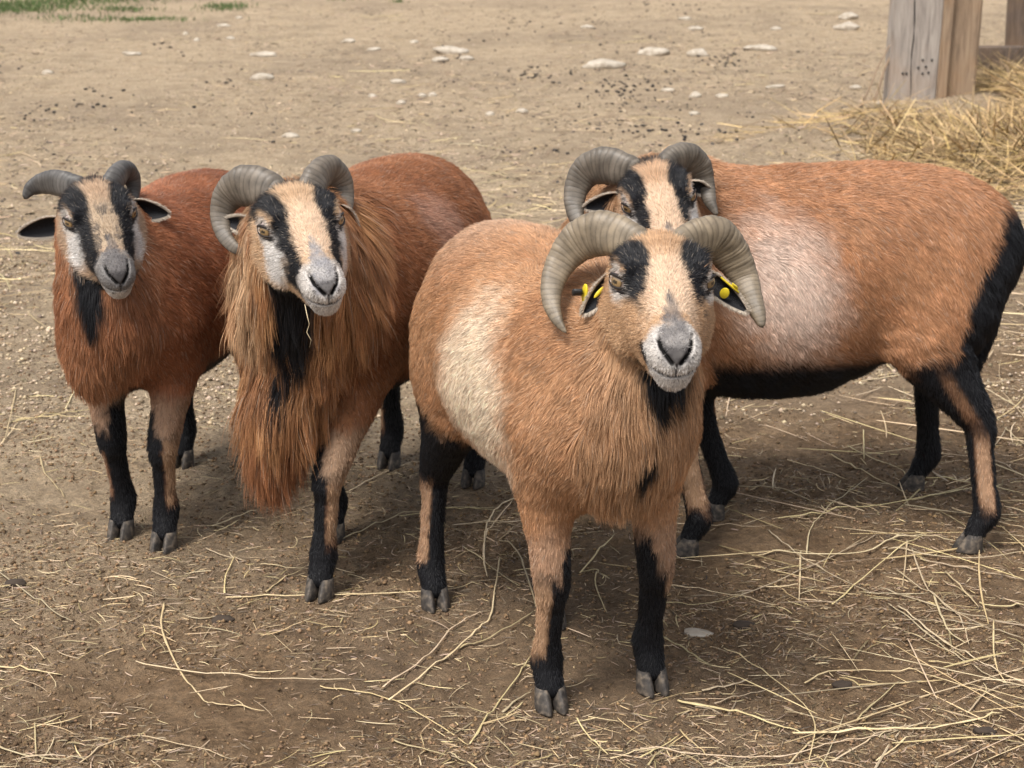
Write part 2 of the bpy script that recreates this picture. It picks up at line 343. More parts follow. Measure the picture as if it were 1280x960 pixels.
        g = .0065*np.exp(-(dn_/.0027)**2)*fr+.0050*np.exp(-(dm/.0021)**2)*mfr+.0022*np.exp(-(dp/.0015)**2)*fr
        return g.astype(np.float32), dn_+(1-fr)*9, dm+(1-mfr)*9, dp+(1-fr)*9
    def build_mesh(s):
        lo = np.array([-.50, -.30, -.01]); hi = np.array([.55, .30, .80])
        for L in [s.neck, s.headl, s.bris, s.tail]+[l[1] for l in s.legs]: lo = np.minimum(lo, L.lo+.05); hi = np.maximum(hi, L.hi-.05)
        lo[2] = -.01
        V, F = mesh_sdf(s.f, lo, hi, .006)
        for lev in range(2):
            H = s.l2h(V[F].mean(1)); m = (H[:, 0] > (.0, .03)[lev]) & (np.abs(H[:, 1]) < .1) & (np.abs(H[:, 2]) < .12) & (H[:, 0] < .3) & (s.headl(V[F].mean(1)) < .035)
            V, F, n0, nk = split_quads(V, F, m)
            for _ in range(2):
                W = V[n0:]; g = grad(s.f, W, .0008); d = s.f(W); V[n0:] -= np.clip(d[:, None]*g/np.maximum((g*g).sum(1, keepdims=True), .2), -.004, .004)
        return V, F
    # ---- colours of the coat, by place on the animal
    def colour(s, P, strand=False):
        S = s.S; key = s.key; z = S['size']; N = len(P); P = P.astype(np.float32)
        x, y, zz = P[:, 0]/z, P[:, 1]/z, P[:, 2]/z
        nA = fbm(P, 9, 3+ord(key)); nB = fbm(P, 40, 9, 3); nC = fbm(P, 90, 21, 2)
        coat, dark = np.array(S['coat']), np.array(S['dark'])
        k = sstep(.35, .68, nA)[:, None]; col = coat*(1-k*.55)+dark*k*.55
        j = (nB-.5)*.5
        bl = np.zeros(N); cream = np.array([.66, .50, .36])
        def mix(a, c, m): m = np.clip(m, 0, 1)[:, None]; return a*(1-m)+np.asarray(c)*m
        # back slightly greyer/lighter, flanks golden
        if key == 'A':
            col = mix(col, (.52, .35, .24), sstep(.55, .70, zz)*sstep(-.05, -.3, x)*.8)
            e = np.sqrt(((x-.10)/.135)**2+((zz-.475)/.18)**2+((y+.19)/.16)**2)+(nA-.5)*.6+(nB-.5)*.5
            col = mix(col, (.84, .70, .54), sstep(1.2, .45, e)*.97)
        if key == 'D':
            e = np.sqrt(((x-.035-(zz-.5)*.15)/.115)**2+((zz-.50)/.150)**2+((y-.2)/.3)**2)+(nB-.5)*.5
            col = mix(col, (.72, .57, .48), sstep(1.25, .35, e)*.92)
            col = mix(col, (.42, .25, .13), sstep(.52, .6, zz)*sstep(.1, .3, x)*.5)
        if key == 'B':
            e = np.sqrt(((x-.02)/.10)**2+((zz-.62)/.07)**2+((y-.14)/.12)**2)+(nB-.5)*.7
            col = mix(col, (.50, .30, .22), sstep(1.1, .3, e)*.7)
        dn = s.neck(P); dt = s.torso(P); dh = s.headl(P); db = s.bris(P)
        isneck = sstep(.02, -.03, np.minimum(dn, db)-np.minimum(dt, .2))*sstep(.2, .3, x)*sstep(.30, .36, zz)
        if key == 'B':
            col = mix(col, (.44, .235, .105), isneck*(.35+.5*sstep(.4, .6, nB)))
            col = mix(col, (.56, .38, .23), isneck*sstep(-.02, -.06, y)*sstep(-.15, -.10, y)*sstep(.44, .58, P[:, 2])*sstep(.35, .6, nB+.1)*.75)
            col = mix(col, (.17, .07, .03), isneck*sstep(.5, .38, nA)*.5)
        elif key == 'C': col = mix(col, (.37, .18, .09), isneck*.7)
        elif key == 'A': col = mix(col, (.45, .28, .16), isneck*.6)
        else: col = mix(col, (.40, .23, .12), isneck*.6)
        # black belly and groin
        bw = dict(A=.0, B=.045, C=.055, D=.085)[key]
        t_low = (s.torso.lo[2]+.07)/z
        bl = np.maximum(bl, sstep(t_low+bw+.035, t_low+bw, zz+(nA-.5)*.03)*sstep(.28, .22, x)*(np.abs(x) < .45))
        # rump line under the tail
        bl = np.maximum(bl, sstep(-.35, -.37, x+(nB-.5)*.03+(.03 if key != 'D' else (.022-.62*np.clip(.60-zz, 0, .14))))*(sstep(.64, .60, zz) if key == 'D' else sstep(.57, .52, zz))*(np.abs(y) < (.13 if key != 'D' else .22))*(zz > .33))
        # legs
        dall = np.min([L(P) for _, L, _, _ in s.legs], 0)
        for kk, L, ft, ax in s.legs:
            d = L(P); on = (d < np.minimum(dt, db)+.01) & (zz < .44) & (d < .04) & (d <= dall+1e-5); sg = 1 if kk[1] == 'l' else -1
            i = np.clip(np.searchsorted(-ax[:, 2], -P[:, 2]), 1, len(ax)-1)
            t = np.clip((ax[i-1, 2]-P[:, 2])/np.maximum(ax[i-1, 2]-ax[i, 2], 1e-4), 0, 1)[:, None]; cx = ax[i-1]*(1-t)+ax[i]*t
            rel = P-cx; out = rel[:, 1]*sg; fw = rel[:, 0]; zl = P[:, 2]+(nB-.5)*.05
            if kk[0] == 'f':
                b = sstep(.245, .22, zl+.35*(-fw))
                b = np.maximum(b, sstep(.0, -.008, out+.012)*sstep(.31, .28, zl))                       # inner side black higher
                kneebl = sstep(.02, .010, np.abs(rel[:, 1]+sg*.016)+np.abs(fw-.01)*.3)*(zl > .19)*(zl < .265); b = np.maximum(b, kneebl)
                tanm = sstep(.006, .013, out+(nC-.5)*.008)*sstep(.085, .115, zl)*sstep(.25, .22, zl)
                if key == 'A' and kk == 'fl': tanm *= (zl > .185)
                if key == 'C' and kk == 'fr': tanm *= (zl < .2)*.6
                b = b*(1-tanm)
                pale = sstep(.34, .30, zl)*sstep(.2, .24, zl)*(fw > -.01)
                col[on] = mix(col, dict(A=(.42, .27, .18), B=(.48, .34, .23), C=(.40, .28, .19), D=(.44, .28, .18))[key], pale*.75)[on]
                col[on] = mix(col, (.40, .25, .15), tanm)[on]
            else:
                top = .43 if key != 'D' else .425
                b = sstep(top, top-.04, zl+fw*.4)
                if key == 'D': b = np.maximum(b, sstep(-.030, -.048, fw))
                if key == 'D': 
                    pt = sstep(.4, .33, zl)*sstep(.24, .28, zl)*sstep(.0, .015, out)*sstep(.022, .005, np.abs(fw-.012)); b = b*(1-pt*.45)
                    tanm = sstep(.002, .010, out+(nC-.5)*.006)*sstep(.018, .010, np.abs(fw-.002))*sstep(.075, .10, zl)*sstep(.26, .22, zl)
                else: tanm = sstep(.009, .015, out+(nC-.5)*.006)*sstep(.07, .10, zl)*sstep(.26, .22, zl)
                b = b*(1-tanm); col[on] = mix(col, (.42, .26, .16), tanm)[on]
            bl = np.where(on, np.maximum(b, 0 if kk[0] == 'f' else 0), bl)
        # tail
        dtl = s.tail(P); bl = np.where((dtl < dt-.002) & (dtl < .02) & (zz < (.605 if key == 'D' else .57)), 1 if key != 'B' else .9, bl)
        # throat stripe down to the brisket
        zt = s.thr[2]; tt = (zt-P[:, 2])/(zt-.38); yc = s.thr[1]*(1-np.clip(tt, 0, 1))+(-.03 if key == 'B' else 0)*np.clip(tt, 0, 1); xc = (s.thr[0]-.05)*(1-np.clip(tt, 0, 1))+.27*z*np.clip(tt, 0, 1)
        rr = np.interp(tt, *dict(A=([0, .2, .36, .42, .52, .60, .80, .92], [.050, .038, .008, -.03, -.015, .012, .012, -.02]), B=([0, .3, .55, .85, 1.0], [.044, .038, .018, .006, -.02]),
                                 C=([0, .25, .5, .65], [.038, .030, .010, -.02]), D=([0, .3, .5, .65], [.055, .04, .012, -.01]))[key])
        thr_b = sstep(.008, -.008, np.abs(P[:, 1]-yc)-rr+(nB-.5)*.030)*sstep(-.01, .015, P[:, 0]-xc)*sstep(-.12, .0, tt+.12*(dh > .01))
        bl = np.maximum(bl, thr_b*(dh > -.02))
        col = col*(1+j[:, None]*(1 if not strand else .8))
        col = mix(col, BLACK, bl)
        # ---- head
        H = s.l2h(P); hx_, hy, hz = H[:, 0], H[:, 1]+(nC-.5)*.010, H[:, 2]+(nB-.5)*.006; ay = np.abs(hy)
        ih = (dh < .02) & (dh < dn+.01) & (hx_ > -.06)
        if ih.any():
            fc = np.array(S['face']); hc = np.tile(fc, (N, 1)); xx = hx_+(nC-.5)*.02
            cr = np.array([.70, .53, .385]) if key != 'C' else np.array([.48, .37, .26])
            hc = mix(hc, cr, sstep(.045, .10, xx)*sstep(.04, .02, ay)*sstep(.19, .17, xx)*(hz > -.02)*.9)
            if key == 'C':
                hc = mix(hc, (.10, .085, .075), sstep(.5, .62, nC)*sstep(.07, .11, xx)*(ay < .03)*.8)
            hc = mix(hc, (.46, .27, .15) if key in 'AD' else (.46, .29, .17), sstep(.07, .01, xx)*sstep(.03, .0, ay)*.45)
            # white around the eye and below
            ye, ze = ay-.0560, hz-.023
            hc = mix(hc, (.66, .62, .58), sstep(.026, .013, np.sqrt((xx-.080)**2*.5+ye**2*.6+(ze+.004)**2))*.85)
            if key != 'A': hc = mix(hc, (.70, .67, .64), sstep(.036, .018, np.sqrt((xx-.105)**2*.6+(ay-.046)**2+(hz+.016)**2*.5)))
            # black stripes
            end = dict(A=.140, B=.165, C=.20, D=.15)[key]
            cy = np.interp(xx, [-.03, .02, .07, .11, .15, .20], [.044, .044, .038, .037, .033, .030]); cz = np.interp(xx, [.07, .12, .16, .20], [.06, .028, .008, -.02])
            hwid = np.interp(xx, [-.03, .03, .07, .11, end-.01, end], [.014, .0155, .0145, .0095, .006, .0]) if key != 'A' else np.interp(xx, [-.02, .01, .04, .08, .11, .14], [.006, .0125, .0180, .0165, .0105, .0])
            hwid = hwid*dict(A=1.08, B=1.08, C=1.30, D=1.15)[key]; m = sstep(.004, -.004, np.abs(ay-cy)-hwid)*(hz > np.where(xx < .08, .020, -.02))*(xx < end+.01)
            if key in 'BC': m = np.maximum(m, sstep(.004, -.004, np.abs(ay-.033)-.010)*sstep(.13, .15, xx)*sstep(.215, .19, xx)*sstep(-.045, -.03, hz)*(hz < .02))
            hc = mix(hc, BLACK*1.3, m)
            # pale crescent round the eye
            for e in s.eye_c:
                q = (H-e)/np.array([.0212, .03, .0138]); rr_ = np.sqrt((q*q).sum(1)); hc = mix(hc, (.60, .55, .50), sstep(1.75, 1.35, rr_)*((ay > .0505) | (hz < .013))*.8)
            # jaw line
            jl = sstep(-.058, -.064, hz)*sstep(.02, .05, xx) if key != 'A' else sstep(-.060, -.066, hz)*sstep(.09, .12, xx)
            hc = mix(hc, BLACK, jl*(xx < .19))
            if key != 'A': hc = mix(hc, BLACK, sstep(.005, .0, np.abs(np.hypot(0, ay)-.057)+np.abs(xx-.05)*.15-.002)*(hz < -.01)*(hz > -.05)*.8)
            # muzzle
            mz = sstep(.178, .200, xx-(hz > -.01)*.008); g = (.50+.25*(nC-.5))
            hc = mix(hc, np.array([.62, .58, .54])*(.75+.5*nC[:, None]), mz)
            if key == 'C': hc = mix(hc, (.12, .115, .115), mz*.8*(hz < .02)*(hz > -.035))
            nose_t = sstep(.004, -.004, ay-np.interp(xx, [.150, .172, .21, .24], [.0, .008, .017, .020]))*sstep(-.022, -.012, hz)*sstep(.148, .155, xx)
            hc = mix(hc, (.13, .12, .12) if key != 'B' else (.30, .29, .30), nose_t*np.clip(.75+.9*(nC-.5), 0, 1))
            nS = noise(P, 420, 71); hc = mix(hc, (.10, .09, .09), mz*sstep(.60, .8, nS)*.45)
            pad = sstep(.218, .228, hx_)*sstep(.006, .002, np.abs(H[:, 1])-np.interp(H[:, 2], [-.024, -.018, -.004, .004], [0, .004, .014, .016]))*sstep(.006, .0, H[:, 2])*sstep(-.026, -.020, H[:, 2])*.65
            hc = mix(hc, (.022, .019, .021), pad)
            _, ntr, mth, phl = s.grooves(H); hc = mix(hc, (.006, .005, .005), sstep(.0036, .0018, ntr))
            hc = mix(hc, (.03, .025, .025), sstep(.0027, .0012, mth)); hc = mix(hc, (.03, .025, .025), sstep(.0015, .0006, phl))
            hc = mix(hc, BLACK, sstep(.022, .012, np.sqrt((xx-.188)**2*.6+(ay-.036)**2+(hz+.030)**2))*(1. if key in 'AC' else .6))
            # eyelid rim
            for e in s.eye_c:
                q = (H-e)/np.array([.0212, .03, .0138]); r = np.sqrt((q*q).sum(1)); hc = mix(hc, (.014, .010, .009), sstep(1.05, .9, r))
                q = (H-e-np.array([.018, 0, -.006]))/np.array([.013, .03, .005]); hc = mix(hc, (.014, .010, .009), sstep(1.1, .8, np.sqrt((q*q).sum(1))))
            # poll behind the forehead, black
            hc = mix(hc, BLACK, sstep(.008, -.004, xx)*(hz > .0)*(key != 'A'))
            wh = sstep(.02, .004, dh-np.minimum(dn, .05)*.5)*sstep(-.05, -.01, hx_)
            wh = np.where(hz > 0, wh, wh*sstep(-.0, .035, hx_))
            col = mix(col, hc, np.where(ih, wh, 0))
        return np.clip(col, .004, 1), bl
def sample_quads(V, F, dens):
    a, b, c, d = (V[F[:, k]] for k in range(4))
    area = .5*np.linalg.norm(np.cross(c-a, d-b), axis=1); wgt = area*dens; n = rng.poisson(wgt)
    fi = np.repeat(np.arange(len(F)), n); u = rng.random(len(fi))[:, None]; v = rng.random(len(fi))[:, None]
    return ((1-u)*(1-v)*a[fi]+u*(1-v)*b[fi]+u*v*c[fi]+(1-u)*v*d[fi]).astype(np.float32), fi
def hair_object(name, pts, rad, col, mat, parent):
    n, k, _ = pts.shape; cu = bpy.data.hair_curves.new(name); cu.add_curves([k]*n)
    cu.attributes['position'].data.foreach_set('vector', pts.astype(np.float32).ravel())
    r = cu.attributes.get('radius') or cu.attributes.new('radius', 'FLOAT', 'POINT'); r.data.foreach_set('value', rad.astype(np.float32).ravel())
    a = cu.attributes.new('col', 'FLOAT_COLOR', 'CURVE'); c = np.ones((n, 4), np.float32); c[:, :3] = col; a.data.foreach_set('color', c.ravel())
    cu.materials.append(mat); o = bpy.data.objects.new(name, cu); C.objects.link(o); o.parent = parent; return o
def grow_fur(s, V, F, root):
    z = s.S['size']; mn = s.S['mane']; cen = V[F].mean(1).astype(np.float32)
    dn, dt, dh, db = s.neck(cen), s.torso(cen), s.headl(cen), s.bris(cen); dl = np.min([L(cen) for _, L, _, _ in s.legs], 0)
    H = s.l2h(cen); onhead = (dh < .018) & (H[:, 0] > -.02) & (dh < dn+.012); onleg = (dl < .012) & (cen[:, 2] < .36*z) & (~onhead)
    dens = np.full(len(cen), 135000.)
    dens[onleg] = 110000; dens[onhead] = 330000
    dens[onhead & (H[:, 0] > .18)] = 260000
    dens[(cen[:, 2] < .036)] = 0
    neckish = (np.minimum(dn, db) < dt) & ~onhead & ~onleg; dens[neckish] = 105000+25000*mn
    P, fi = sample_quads(V, F, dens*FUR)
    Hp = s.l2h(P)
    for e in s.eye_c:
        q = (Hp-e)/np.array([.0190, .03, .0120]); keep = (q*q).sum(1) > 1; P, fi, Hp = P[keep], fi[keep], Hp[keep]
    _, nt_, mo, _ph = s.grooves(Hp); pad = (Hp[:, 0] > .230) & (np.abs(Hp[:, 1]) < .010) & (Hp[:, 2] > -.018) & (Hp[:, 2] < .0)
    keep = (nt_ > .003) & (mo > .001) & ~pad; P, fi, Hp = P[keep], fi[keep], Hp[keep]
    N = nrm(grad(s.f, P)); n = len(P); oh, ol, nk = onhead[fi], onleg[fi], neckish[fi]
    flow = np.tile(np.array([-.85, 0, -.5], np.float32), (n, 1)); side = 1-np.abs(N[:, 2])
    flow[:, 2] -= .35*side; flow[:, 2] -= sstep(-.1, -.35, P[:, 0]/z)*1.2*(N[:, 0] < -.1)
    flow[nk] = [-.30, 0, -1.0]
    up = nk & (N[:, 2] > .3); flow[up] = [-.7, 0, -.8]
    if mn > .8:
        fb = nk & (P[:, 0] > .24*z); flow[fb] = [.02, 0, -1.]; flow[fb, 1] += -(P[fb, 1]+.03)*1.2
    flow[ol] = [-.12, 0, -1.]
    F3 = s.HR[0]; Lh = s.HR[1]; Uh = s.HR[2]
    hd = (-F3[None]*1.0+Lh[None]*(Hp[:, 1:2]*9)-Uh[None]*.25*(Hp[:, 2:3] < .02)); 
    mz = sstep(.15, .19, Hp[:, 0])[:, None]; hd = hd*(1-mz)+(-F3*.6-Uh*.7)[None]*mz
    flow[oh] = hd[oh]
    ns = np.stack([fbm(P, 13, 50+k, 2) for k in range(3)], 1)-.5; ns2 = np.stack([noise(P, 55, 60+k) for k in range(3)], 1)-.5
    amp = np.where(oh, .25, np.where(ol, .3, .7))[:, None]
    flow = flow+ns*amp*1.4+ns2*amp*.8+rng.normal(0, .10, (n, 3))
    T = nrm(flow-N*(flow*N).sum(1, keepdims=True))
    L = np.full(n, .0155); L[ol] = .0095; L[nk] = .021+.02*mn
    rear = sstep(-.2, -.35, P[:, 0]/z)*(~nk) ; L += .004*rear
    L[P[:, 2] < .10] = .009
    if mn > .8:
        lw = nk*sstep(.20, .30, P[:, 0]/z); L = L*(1-lw)+lw*(.075+.035*rng.random(n)); lowb = nk & (P[:, 2] < .42); L[lowb] = .075+.05*rng.random(lowb.sum())
    elif mn > .3:
        lw = nk*sstep(.20, .30, P[:, 0]/z); L = L*(1-lw)+lw*(.026+.014*rng.random(n))
    elif s.key == 'A': L[nk & (N[:, 0] > .2)] = .035
    if s.key == 'D': L[nk & (N[:, 2] > .2)] = .055
    hl_ = np.where(Hp[:, 0] > .17, .0035, np.where(Hp[:, 0] > .07, .0058, .009)); hl_ = np.where((Hp[:, 2] < -.05) & (Hp[:, 0] < .19), .008, hl_)
    hl_ = np.where((Hp[:, 0] < .05) & (Hp[:, 2] > .02), .015, hl_); L[oh] = hl_[oh]*s.hs
    dhp = s.headl(P); L = np.where(nk & (L > .03), np.maximum(.016, L*sstep(-.01, .055, dhp)), L)
    L *= rng.uniform(.7, 1.25, n)
    lift = np.where(oh, .38, np.where(ol, .30, .23)); lift = np.where(L > .06, .26, lift)[:, None]*rng.uniform(.6, 1.4, (n, 1))
    K = 5; d = nrm(T*(1-lift)+N*lift); pts = np.zeros((n, K, 3), np.float32); p = P-N*np.where(oh, .0003, .0006)[:, None]; pts[:, 0] = p
    g = np.where(L > .04, .9, .25)[:, None]*np.array([[0, 0, -1.]]) 
    gn = (g*N).sum(1, keepdims=True); g = g-N*np.minimum(gn, 0)*np.where(L < .05, 1., .8)[:, None]
    for k in range(1, K):
        d = nrm(d+g*.22*(k) + ns2*.12 - N*.025); p = p+d*(L/(K-1))[:, None]; pts[:, k] = p
    # strands gather into locks
    cs = np.where(oh, .006, np.where(L > .05, .020, .011)); cellk = np.floor((P+ (ns2*.01))/cs[:, None]).astype(np.int64)+1000
    key = ((cellk[:, 0]*4096+cellk[:, 1])*4096+cellk[:, 2])*4+oh*1+(L > .05)*2
    _, inv, cnt = np.unique(key, return_inverse=True, return_counts=True)
    cf = np.where(oh, .25, np.where(ol, .35, np.where(L > .05, .58, .26)))*rng.uniform(.4, 1.3, n)
    ld = rng.normal(0, 1, (len(cnt), 3))[inv]*np.array([.5, 1, .4]); ph_ = rng.random(len(cnt))[inv]*6.28; lg = (L > .05)[:, None]
    for k in range(1, K):
        q = k/(K-1); pts[:, k] += np.where(lg, ld*(L*.095*q**1.3)[:, None]+np.sin(ph_+q*5.)[:, None]*.0028*q*ld, ld*(L*.04*q)[:, None])
    for k in range(1, K):
        off = pts[:, k]; m = np.stack([np.bincount(inv, off[:, c])/cnt for c in range(3)], 1)[inv]
        pts[:, k] = off+(m-off)*(np.clip(cf, 0, .85)*(k/(K-1))**1.1)[:, None]
    pts[:, :, 2] = np.maximum(pts[:, :, 2], .004)
    col, bl = s.colour(P+T*.004*rng.normal(0, 1, (n, 1)).astype(np.float32), True)
    lockv = rng.normal(0, 1, len(cnt))[inv]; v = 1+lockv*np.where(L > .03, .14, .085)*(~oh)+rng.normal(0, .20, n)
    white = (rng.random(n) < np.where(oh, .03, .05)); col = col*np.clip(v, .5, 1.7)[:, None]; col[white & (bl < .5)] = col[white & (bl < .5)]*.5+np.array([.5, .42, .34])*.5
    r0 = np.where(oh, .00033, np.where(ol, .00038, .00040)); r0 = np.where(L > .05, .00052, r0)
    rad = r0[:, None]*np.array([1., .95, .8, .55, .15])[None]
    return hair_object('coat', pts, rad, np.clip(col, .003, .95), M_fur, root)
def horn(s, pts, root, sg):
    """ridged horn swept along a centre line given in head space"""
    c = np.array(pts); c = np.concatenate([[np.r_[c[0, :3]-nrm(c[1, :3]-c[0, :3])*.024+[.004, 0, -.012], c[0, 3]*.9]], c]); m = cat(np.concatenate([c[:, :3], np.zeros((len(c), 3)), c[:, 3:4], c[:, 3:4]], 1), 40)
    X = m[:, :3]; r = m[:, 6]*(.94 if s.key in 'AB' else .97); seg = np.linalg.norm(np.diff(X, axis=0), axis=1); s_ = np.concatenate([[0], np.cumsum(seg)])
    T = nrm(np.gradient(X, axis=0)); nv = 28; V = []; col = []
    # widest axis faces the front of the animal: normal of the sweep plane
    for i in range(len(X)):
        t = s_[i]/s_[-1]; a = nrm(np.cross(T[i], [1., 0, .12])); b = np.cross(T[i], a)
        base = {'A': 34, 'B': 30, 'C': 20, 'D': 32}[s.key]
        ph = (t**1.15)*base*2*math.pi
        for k in range(nv):
            th = 2*math.pi*k/nv; cx, cy = math.cos(th), math.sin(th)
            pp = ph*.5+.55*math.sin(th*2+i*.012)+.35*math.sin(3*th+i*.03)+.5*math.sin(t*37+1.3*th); wob = 2*abs(math.sin(pp))**.55-1; rid = .030*(1-t*.5)*wob*(.6+.4*math.sin(t*61+2*th))+.012*math.sin(ph*.37+2*th)
            q = 1+rid+.085*math.cos(3*th+1); rr = r[i]*q
            v = X[i]+a*cx*rr+b*cy*rr*.78
            V.append(v)
            base_c = np.array({'A': (.235, .19, .135), 'B': (.155, .132, .108), 'C': (.10, .095, .092), 'D': (.14, .12, .098)}[s.key])
            dk = .72+.28*wob; tipd = 1-.25*sstep(.5, 1., np.array(t)); col.append(base_c*(.48+.52*min(1, (wob*.5+.5)*1.3))*float(tipd)*(1+.10*math.sin(i*.093)+.06*math.sin(i*.31+th)))
    V.append(X[-1]+T[-1]*.003); col.append(col[-1])
    n = len(X); F = []
    for i in range(n-1):
        for k in range(nv):
            F.append((i*nv+k, i*nv+(k+1) % nv, (i+1)*nv+(k+1) % nv, (i+1)*nv+k))
    for k in range(nv): F.append(((n-1)*nv+k, (n-1)*nv+(k+1) % nv, n*nv))
    F.append(tuple(range(nv))[::-1])
    V = s.h2l(np.array(V)); return mesh_obj('horn', V, F, M_horn, root, True, np.array(col))
def ear(s, e, root, sg):
    r0, r1, hw = np.array(e[0]), np.array(e[1]), e[2]; ax = nrm(r1-r0); L = np.linalg.norm(r1-r0)
    r0 = r0-ax*.012; L += .012
    fr = nrm(np.array([1., 0, .15])-ax*ax[0]); wd = np.cross(ax, fr)
    nu, nv = 18, 11; front = []; back = []; cf = []; cb = []
    for i in range(nu):
        t = i/(nu-1); w_ = hw*1.12*(math.sin(math.pi*min(1, (t*.93+.07))**.75))**.7*(1 if t < .98 else .5); w_ = max(w_, .0012); w_ = max(w_, hw*.55*(1-t*3))
        for j in range(nv):
            u = j/(nv-1)*2-1; cup = hw*.85*(1-u*u)*(1-.55*t)*math.sin(math.pi*(.18+.75*t)); 
            p = r0+ax*(t*L)+wd*(u*w_)-fr*(cup)+fr*(hw*.25*u*u); th = .0022*(1-abs(u)**4)+.0008
            front.append(p+fr*th*.5); back.append(p-fr*th)
            rim = abs(u) > .9 or t > .97
            cf.append((.55, .48, .40) if rim else BLACK*1.4); cb.append((.40, .22, .12) if (s.key != 'C') else (.30, .20, .13))
    n = nu*nv; F = []
    for i in range(nu-1):
        for j in range(nv-1):
            a, b, c, d = i*nv+j, i*nv+j+1, (i+1)*nv+j+1, (i+1)*nv+j
            F.append((a, b, c, d)); F.append((n+d, n+c, n+b, n+a))
    for i in range(nu-1):
        F.append((i*nv, (i+1)*nv, n+(i+1)*nv, n+i*nv)); j = nv-1; F.append((i*nv+j, n+i*nv+j, n+(i+1)*nv+j, (i+1)*nv+j))
    for j in range(nv-1):
        F.append((j, n+j, n+j+1, j+1)); k = (nu-1)*nv; F.append((k+j, k+j+1, n+k+j+1, n+k+j))
    V = s.h2l(np.array(front+back)); o = mesh_obj('ear', V, F, M_ear, root, True, np.array(cf+cb))
    return o, (r0, ax, fr, wd, L, hw)
def ear_fur(s, fr_, root):
    """short hair on the rim and back of an ear, black hair inside"""
    r0, ax, fr, wd, L, hw = fr_; n = int(2600*FUR); t = rng.random(n)**.8*.98; u = rng.uniform(-1, 1, n); u = np.where(rng.random(n) < .35, np.sign(u)*rng.uniform(.8, 1., n), u)
    w_ = hw*1.12*np.sin(math.pi*np.minimum(1, (t*.93+.07))**.75)**.7; w_ = np.maximum(w_, hw*.55*(1-t*3)); cup = hw*.85*(1-u*u)*(1-.55*t)*np.sin(math.pi*(.18+.75*t))
    P = r0+ax*(t*L)[:, None]+wd*(u*w_)[:, None]-fr*cup[:, None]+fr*(hw*.25*u*u)[:, None]
    back = rng.random(n) < .45; rim = (np.abs(u) > .82) | (t > .94); sd_ = np.where(back, -1., 1.)[:, None]
    d = nrm(ax*.8+wd*u[:, None]*.5+fr*sd_*.3+rng.normal(0, .15, (n, 3))); Ln = np.where(rim, .006, .005)*rng.uniform(.6, 1.3, n)
    P = P+fr*sd_*.0008; pts = np.stack([P+d*(Ln*k/3)[:, None] for k in range(4)], 1)
    pts = s.h2l(pts.reshape(-1, 3)).reshape(n, 4, 3); col = np.where(rim[:, None], np.array([.50, .43, .35]), np.where(back[:, None], np.array([.38, .2, .11]), BLACK*1.5))*rng.uniform(.7, 1.3, (n, 1))
    rad = np.full(n, .0004)[:, None]*np.array([1, .9, .6, .15])
    hair_object('ear_hair', pts, rad, np.clip(col, 0, 1), M_fur, root)
def eye(s, c, root, sg):
    r = .0172; V = []; F = []; col = []; nu, nv = 30, 48; out = nrm(np.array([.55, sg*.80, .10])); hor = nrm(np.cross([0, 0, 1.], out)); ver = np.cross(out, hor)
    ctr = c-out*.0090
    for i in range(nu+1):
        th = math.pi*i/nu
        for k in range(nv):
            ph = 2*math.pi*k/nv; d = out*math.cos(th)+(hor*math.cos(ph)+ver*math.sin(ph))*math.sin(th); V.append(ctr+d*r)
            a = math.sin(th)*math.cos(ph)*r*1000; b = math.sin(th)*math.sin(ph)*r*1000; rr = math.hypot(a, b)
            if i > nu//2: cc = (.5, .42, .38)
            elif abs(a) < 5.0 and abs(b) < 1.9: cc = (.004, .004, .004)
            elif rr < 10.2: cc = (.27, .175, .08) if rr < 9.2 else (.05, .03, .015)
            else: cc = (.35, .27, .23)
            col.append(cc)
    for i in range(nu):
        for k in range(nv): F.append((i*nv+k, (i+1)*nv+k, (i+1)*nv+(k+1) % nv, i*nv+(k+1) % nv))
    e = mesh_obj('eye', s.h2l(np.array(V)), F, M_eye, root, True, np.array(col))
    # lids: an upper and a lower fold around the ball
    for up in (1, -1):
        V = []; F = []; n = 26; m = 8
        for i in range(n+1):
            a = math.pi*i/n
            for j in range(m):
                b = 2*math.pi*j/m; ex = -math.cos(a)*.0178; hh = math.sin(a)**.8*(.0080 if up > 0 else .0076)*up; dz = .0132-.55*(abs(ex)/.0178)**2*.0100
                rr = .0019*(.45+.55*math.sin(a)) if up > 0 else .0013*(.45+.55*math.sin(a))
                p = ctr+hor*ex+ver*(hh+.0006)+out*(dz+.0035)+(ver*math.cos(b)*rr*(1.3)+out*math.sin(b)*rr)
                V.append(p)
        for i in range(n):
            for j in range(m): F.append((i*m+j, (i+1)*m+j, (i+1)*m+(j+1) % m, i*m+(j+1) % m))
        F.append(tuple(range(m))[::-1]); F.append(tuple(n*m+j for j in range(m)))
        o = mesh_obj('eyelid', s.h2l(np.array(V)), F, M_lid, e)
M_lid = plain('eyelid_skin', (.018, .013, .011), .45)
